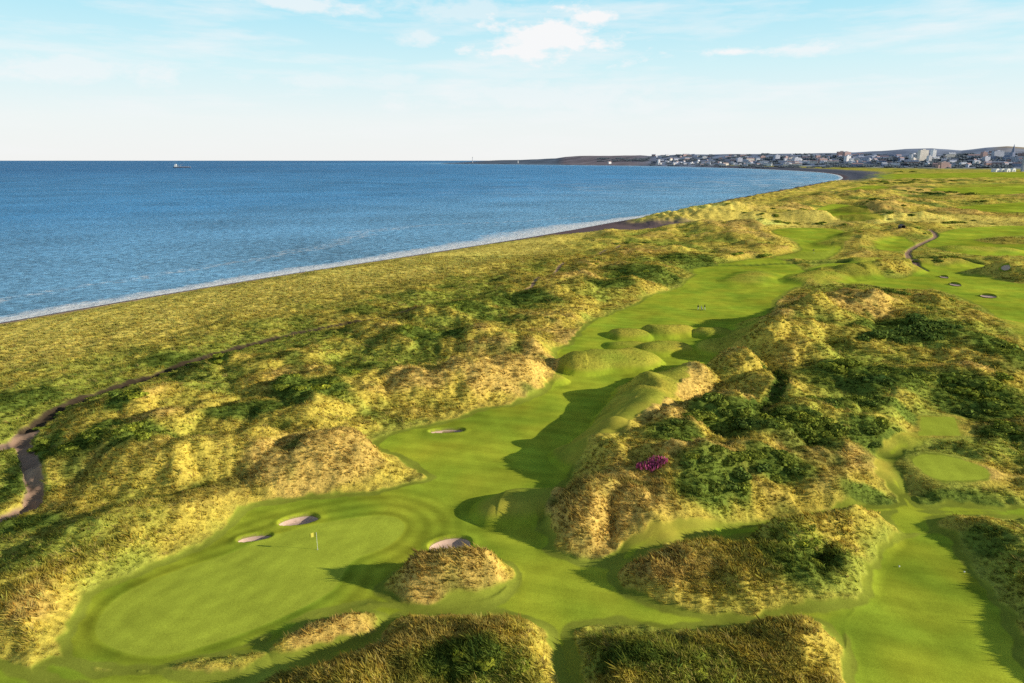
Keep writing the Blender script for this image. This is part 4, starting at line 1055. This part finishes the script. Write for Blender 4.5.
lone('lighthouse', 472.5, 161.0, bm_mesh('lighthouse', lambda bm: (cyl(bm,0,0,-5,70,5,3.5,14,0), cyl(bm,0,0,70.01,73,5.5,5.5,14,1), cyl(bm,0,0,73.01,80,3,3,12,2), cyl(bm,0,0,80.01,86,3.4,.3,12,1))), [bmat('pale_mast', (.55,.58,.64)), ROOFS[2], MWIN], 'tall thin pale lighthouse at the tip of the headland', 'lighthouse')
lone('white_house', 609.5, 163.8, bm_mesh('white_house', lambda bm: terrace(bm, 34, 18, 18, 7, 3)), [WALLS[5], ROOFS[1], MWIN], 'lone white house at the foot of the brown headland hill', 'house')
lone('white_house', 658.5, 164.5, bm_mesh('white_house', lambda bm: slab(bm, 20, 16, 44, 9)), [WALLS[0], ROOFS[2], MWIN], 'tall pale building at the left end of the town by the bay', 'building')
def spire(bm):
    box(bm, -7,7,-7,7,-4,40,0); cyl(bm, 0,0,40.01,78,7.5,.2,8,1); box(bm, -9,9,7.01,45,-4,16,0)
    a = [bm.verts.new(v) for v in [(-9.4,7.2,16.01),(9.4,7.2,16.01),(9.4,45,16.01),(-9.4,45,16.01),(0,7.2,27),(0,45,27)]]
    for q in ((0,1,4),(1,2,5,4),(2,3,5),(3,0,4,5),(3,2,1,0)): f = bm.faces.new([a[i] for i in q]); f.material_index = 1
lone('church', 1011.5, 161, bm_mesh('church', spire), [WALLS[4], ROOFS[0], MWIN], 'dark church with tall spire near the right end of the skyline', 'church')
lone('office_tower', 1022.3, 171.5, bm_mesh('office_tower', lambda bm: slab(bm, 9, 9, 56, 16)), [WALLS[4], ROOFS[0], MWIN], 'slender dark blue tower at the right edge of the picture', 'tower')
def barn(bm):
    n = 10; prof = [(-9,-3),(9,-3)] + [(9*math.cos(math.pi*i/n), 7+6*math.sin(math.pi*i/n)) for i in range(n+1)]
    prism(bm, prof, -12, 12, 0); box(bm, -3,3,-12.08,-11.9,0,6,1)
for px, py, lab in [(995,172,'leftmost of four white round roofed sheds at the town edge'),(1000.5,172,'second from the left of four white round roofed sheds at the town edge'),(1006,172,'third from the left of four white round roofed sheds at the town edge'),(1011.5,171.6,'rightmost of four white round roofed sheds at the town edge')]:
    me = bm_mesh('storage_shed', barn); me.materials.append(WALLS[5]); me.materials.append(ROOFS[0])
    o, h = lone('storage_shed', px, py, me, [], lab, 'shed', (.9,.9,1.0)); o['group'] = 'white sheds at the town edge'; o.rotation_euler.z += .1
# far woods in and around the town, one mass
def woods():
    pts = []
    for _ in range(620):
        px = random.uniform(600, 1040)
        py = random.uniform(154.5, 168) if px > 650 else random.uniform(158, 162)
        if 830 < px < 880 and random.random() < .5: py = random.uniform(165, 167.5)
        h = strike(px, py)
        if h is not None and h[1] > 2300 and h[2] > SEA+4: pts.append(h)
    me0 = bush_mesh('tmp', 77, 90, .8, .3); n = len(me0.vertices); co = np.empty(n*3, np.float32); me0.vertices.foreach_get('co', co); co = co.reshape(-1, 3)
    cl = np.empty(n*4, np.float32); me0.attributes['shade'].data.foreach_get('color', cl); fs = [tuple(p.vertices) for p in me0.polygons]
    V, F, Cc = [], [], []
    for h in pts:
        s = random.uniform(9, 20); b = len(V)
        V += [tuple(v) for v in co*np.array([s*2.2, s*1.3, s*.8])+h-np.array([0,0,2])]; F += [tuple(i+b for i in f) for f in fs]; Cc.append(cl)
    me = bpy.data.meshes.new('distant_woods'); me.from_pydata(V, [], F); me.update()
    at = me.attributes.new('shade', 'FLOAT_COLOR', 'POINT'); at.data.foreach_set('color', np.concatenate(Cc))
    tag(link('distant_woods', me, [leaf_material('hazed_leaves', (.17,.225,.30))]), 'dark trees tinted bluish for haze, scattered between the far town houses', 'trees', kind='stuff')  # blue in the leaf colour imitates haze over the distance
woods()

# ------------------------------------------------------------------ sky, sun, camera
def world():
    w = bpy.data.worlds.new('World'); bpy.context.scene.world = w; w.use_nodes = True; nt = w.node_tree; bg = nt.nodes['Background']
    sk = nt.nodes.new('ShaderNodeTexSky'); sk.sky_type = 'NISHITA'; sk.sun_disc = False; sk.sun_elevation = SUN_EL; sk.sun_rotation = SUN_AZ; sk.dust_density = 1.5
    tc = nt.nodes.new('ShaderNodeTexCoord'); nrm = nt.nodes.new('ShaderNodeVectorMath'); nrm.operation = 'NORMALIZE'; nt.links.new(tc.outputs['Generated'], nrm.inputs[0])
    sp = nt.nodes.new('ShaderNodeSeparateXYZ'); nt.links.new(nrm.outputs[0], sp.inputs[0]); z = sp.outputs['Z']
    cr = nt.nodes.new('ShaderNodeValToRGB'); nt.links.new(z, cr.inputs[0])
    el = cr.color_ramp.elements
    K = 10.0     # the sky texture is used at strength .1
    stops = [(0,(.95,.955,.94)),(.05,(.90,.96,.96)),(.12,(.68,.93,.98)),(.22,(.36,.80,.97)),(.32,(.045,.15,.30)),(1,(.008,.028,.075))]
    el[0].position, el[1].position = 0, 1
    for p, _ in stops[1:-1]: el.new(p)
    for e, (p, c) in zip(el, stops): e.position = p; e.color = (*c, 1)
    haze = mixc(nt, 1.0, cr.outputs[0], (K,K,K), 'MULTIPLY')
    col = mixc(nt, .93, sk.outputs[0], haze)
    # clouds
    mp = nt.nodes.new('ShaderNodeMapping'); nt.links.new(nrm.outputs[0], mp.inputs['Vector']); mp.inputs['Scale'].default_value = (3, 3, 22)
    n1 = noise_node(nt, 1.6, 6, mp.outputs[0], .6); n2 = noise_node(nt, 5.5, 6, nrm.outputs[0], .6)
    wis = math_node(nt, 'MULTIPLY', maprange(nt, n1.outputs[0], .48, .75, 0, .75), maprange(nt, z, .02, .08, .4, 1))
    m2 = nt.nodes.new('ShaderNodeMapping'); nt.links.new(nrm.outputs[0], m2.inputs['Vector']); m2.inputs['Scale'].default_value = (9, 9, 22)
    n3 = noise_node(nt, 1.8, 6, m2.outputs[0], .62)
    def blob(px, py, rx, ry, gain, lo=.5):
        xd, yd = (px-512.0)/F_, (py-341.5)/F_
        d = Vector((xd, CP-yd*SP, -SP-yd*CP)).normalized()
        a0 = d.x; 
        dx = math_node(nt, 'MULTIPLY', math_node(nt, 'SUBTRACT', sp.outputs['X'], d.x), F_/rx*1.05)
        dz = math_node(nt, 'MULTIPLY', math_node(nt, 'SUBTRACT', z, d.z), F_/ry*1.0)
        q = math_node(nt, 'ADD', math_node(nt, 'MULTIPLY', dx, dx), math_node(nt, 'MULTIPLY', dz, dz))
        v = math_node(nt, 'SUBTRACT', maprange(nt, n3.outputs[0], .28, .72, .12, 1.6), math_node(nt, 'SQRT', q))
        fr = nt.nodes.new('ShaderNodeMath'); fr.operation = 'GREATER_THAN'; nt.links.new(sp.outputs['Y'], fr.inputs[0]); fr.inputs[1].default_value = .2
        return math_node(nt, 'MULTIPLY', maprange(nt, v, -.1, .55, 0, gain), fr.outputs[0])
    cl = wis
    # cloud edges broken by noise
    for b in [(552,38,84,26,1.15),(590,16,36,11,1.0),(520,40,40,13,.9),(460,10,90,12,.5),(425,38,26,9,.6),(735,52,64,6,.95),(805,49,60,7,.7),(60,70,110,12,.55),(300,4,60,7,.7),(560,98,190,18,.45),(340,80,90,9,.4),(700,68,20,4,.0)]:
        cl = math_node(nt, 'MAXIMUM', cl, blob(*b))
    col = mixc(nt, math_node(nt, 'MINIMUM', cl, 1.0), col, (.93*K,.94*K,.95*K))
    nt.links.new(col, bg.inputs['Color']); bg.inputs['Strength'].default_value = .1
world()
sd = Vector((math.sin(SUN_AZ)*math.cos(SUN_EL), math.cos(SUN_AZ)*math.cos(SUN_EL), math.sin(SUN_EL)))
ld = bpy.data.lights.new('sun', 'SUN'); ld.energy = 5.0; ld.angle = math.radians(.5); ld.color = (1.0, .90, .74)
lo = bpy.data.objects.new('sun', ld); C.objects.link(lo); lo.rotation_euler = sd.to_track_quat('Z', 'Y').to_euler(); lo.location = sd*200
cd = bpy.data.cameras.new('camera'); cd.sensor_width = 36; cd.lens = 36*F_/W_; cd.clip_end = 200000; cd.clip_start = 1
co = bpy.data.objects.new('camera', cd); C.objects.link(co); co.location = (0, 0, CAMZ); co.rotation_euler = (math.pi/2-PITCH, 0, 0)
sc = bpy.context.scene; sc.camera = co
sc.view_settings.view_transform = 'Standard'; sc.view_settings.look = 'None'; sc.view_settings.exposure = 0
sc.cycles.max_bounces = 4; sc.cycles.use_denoising = False
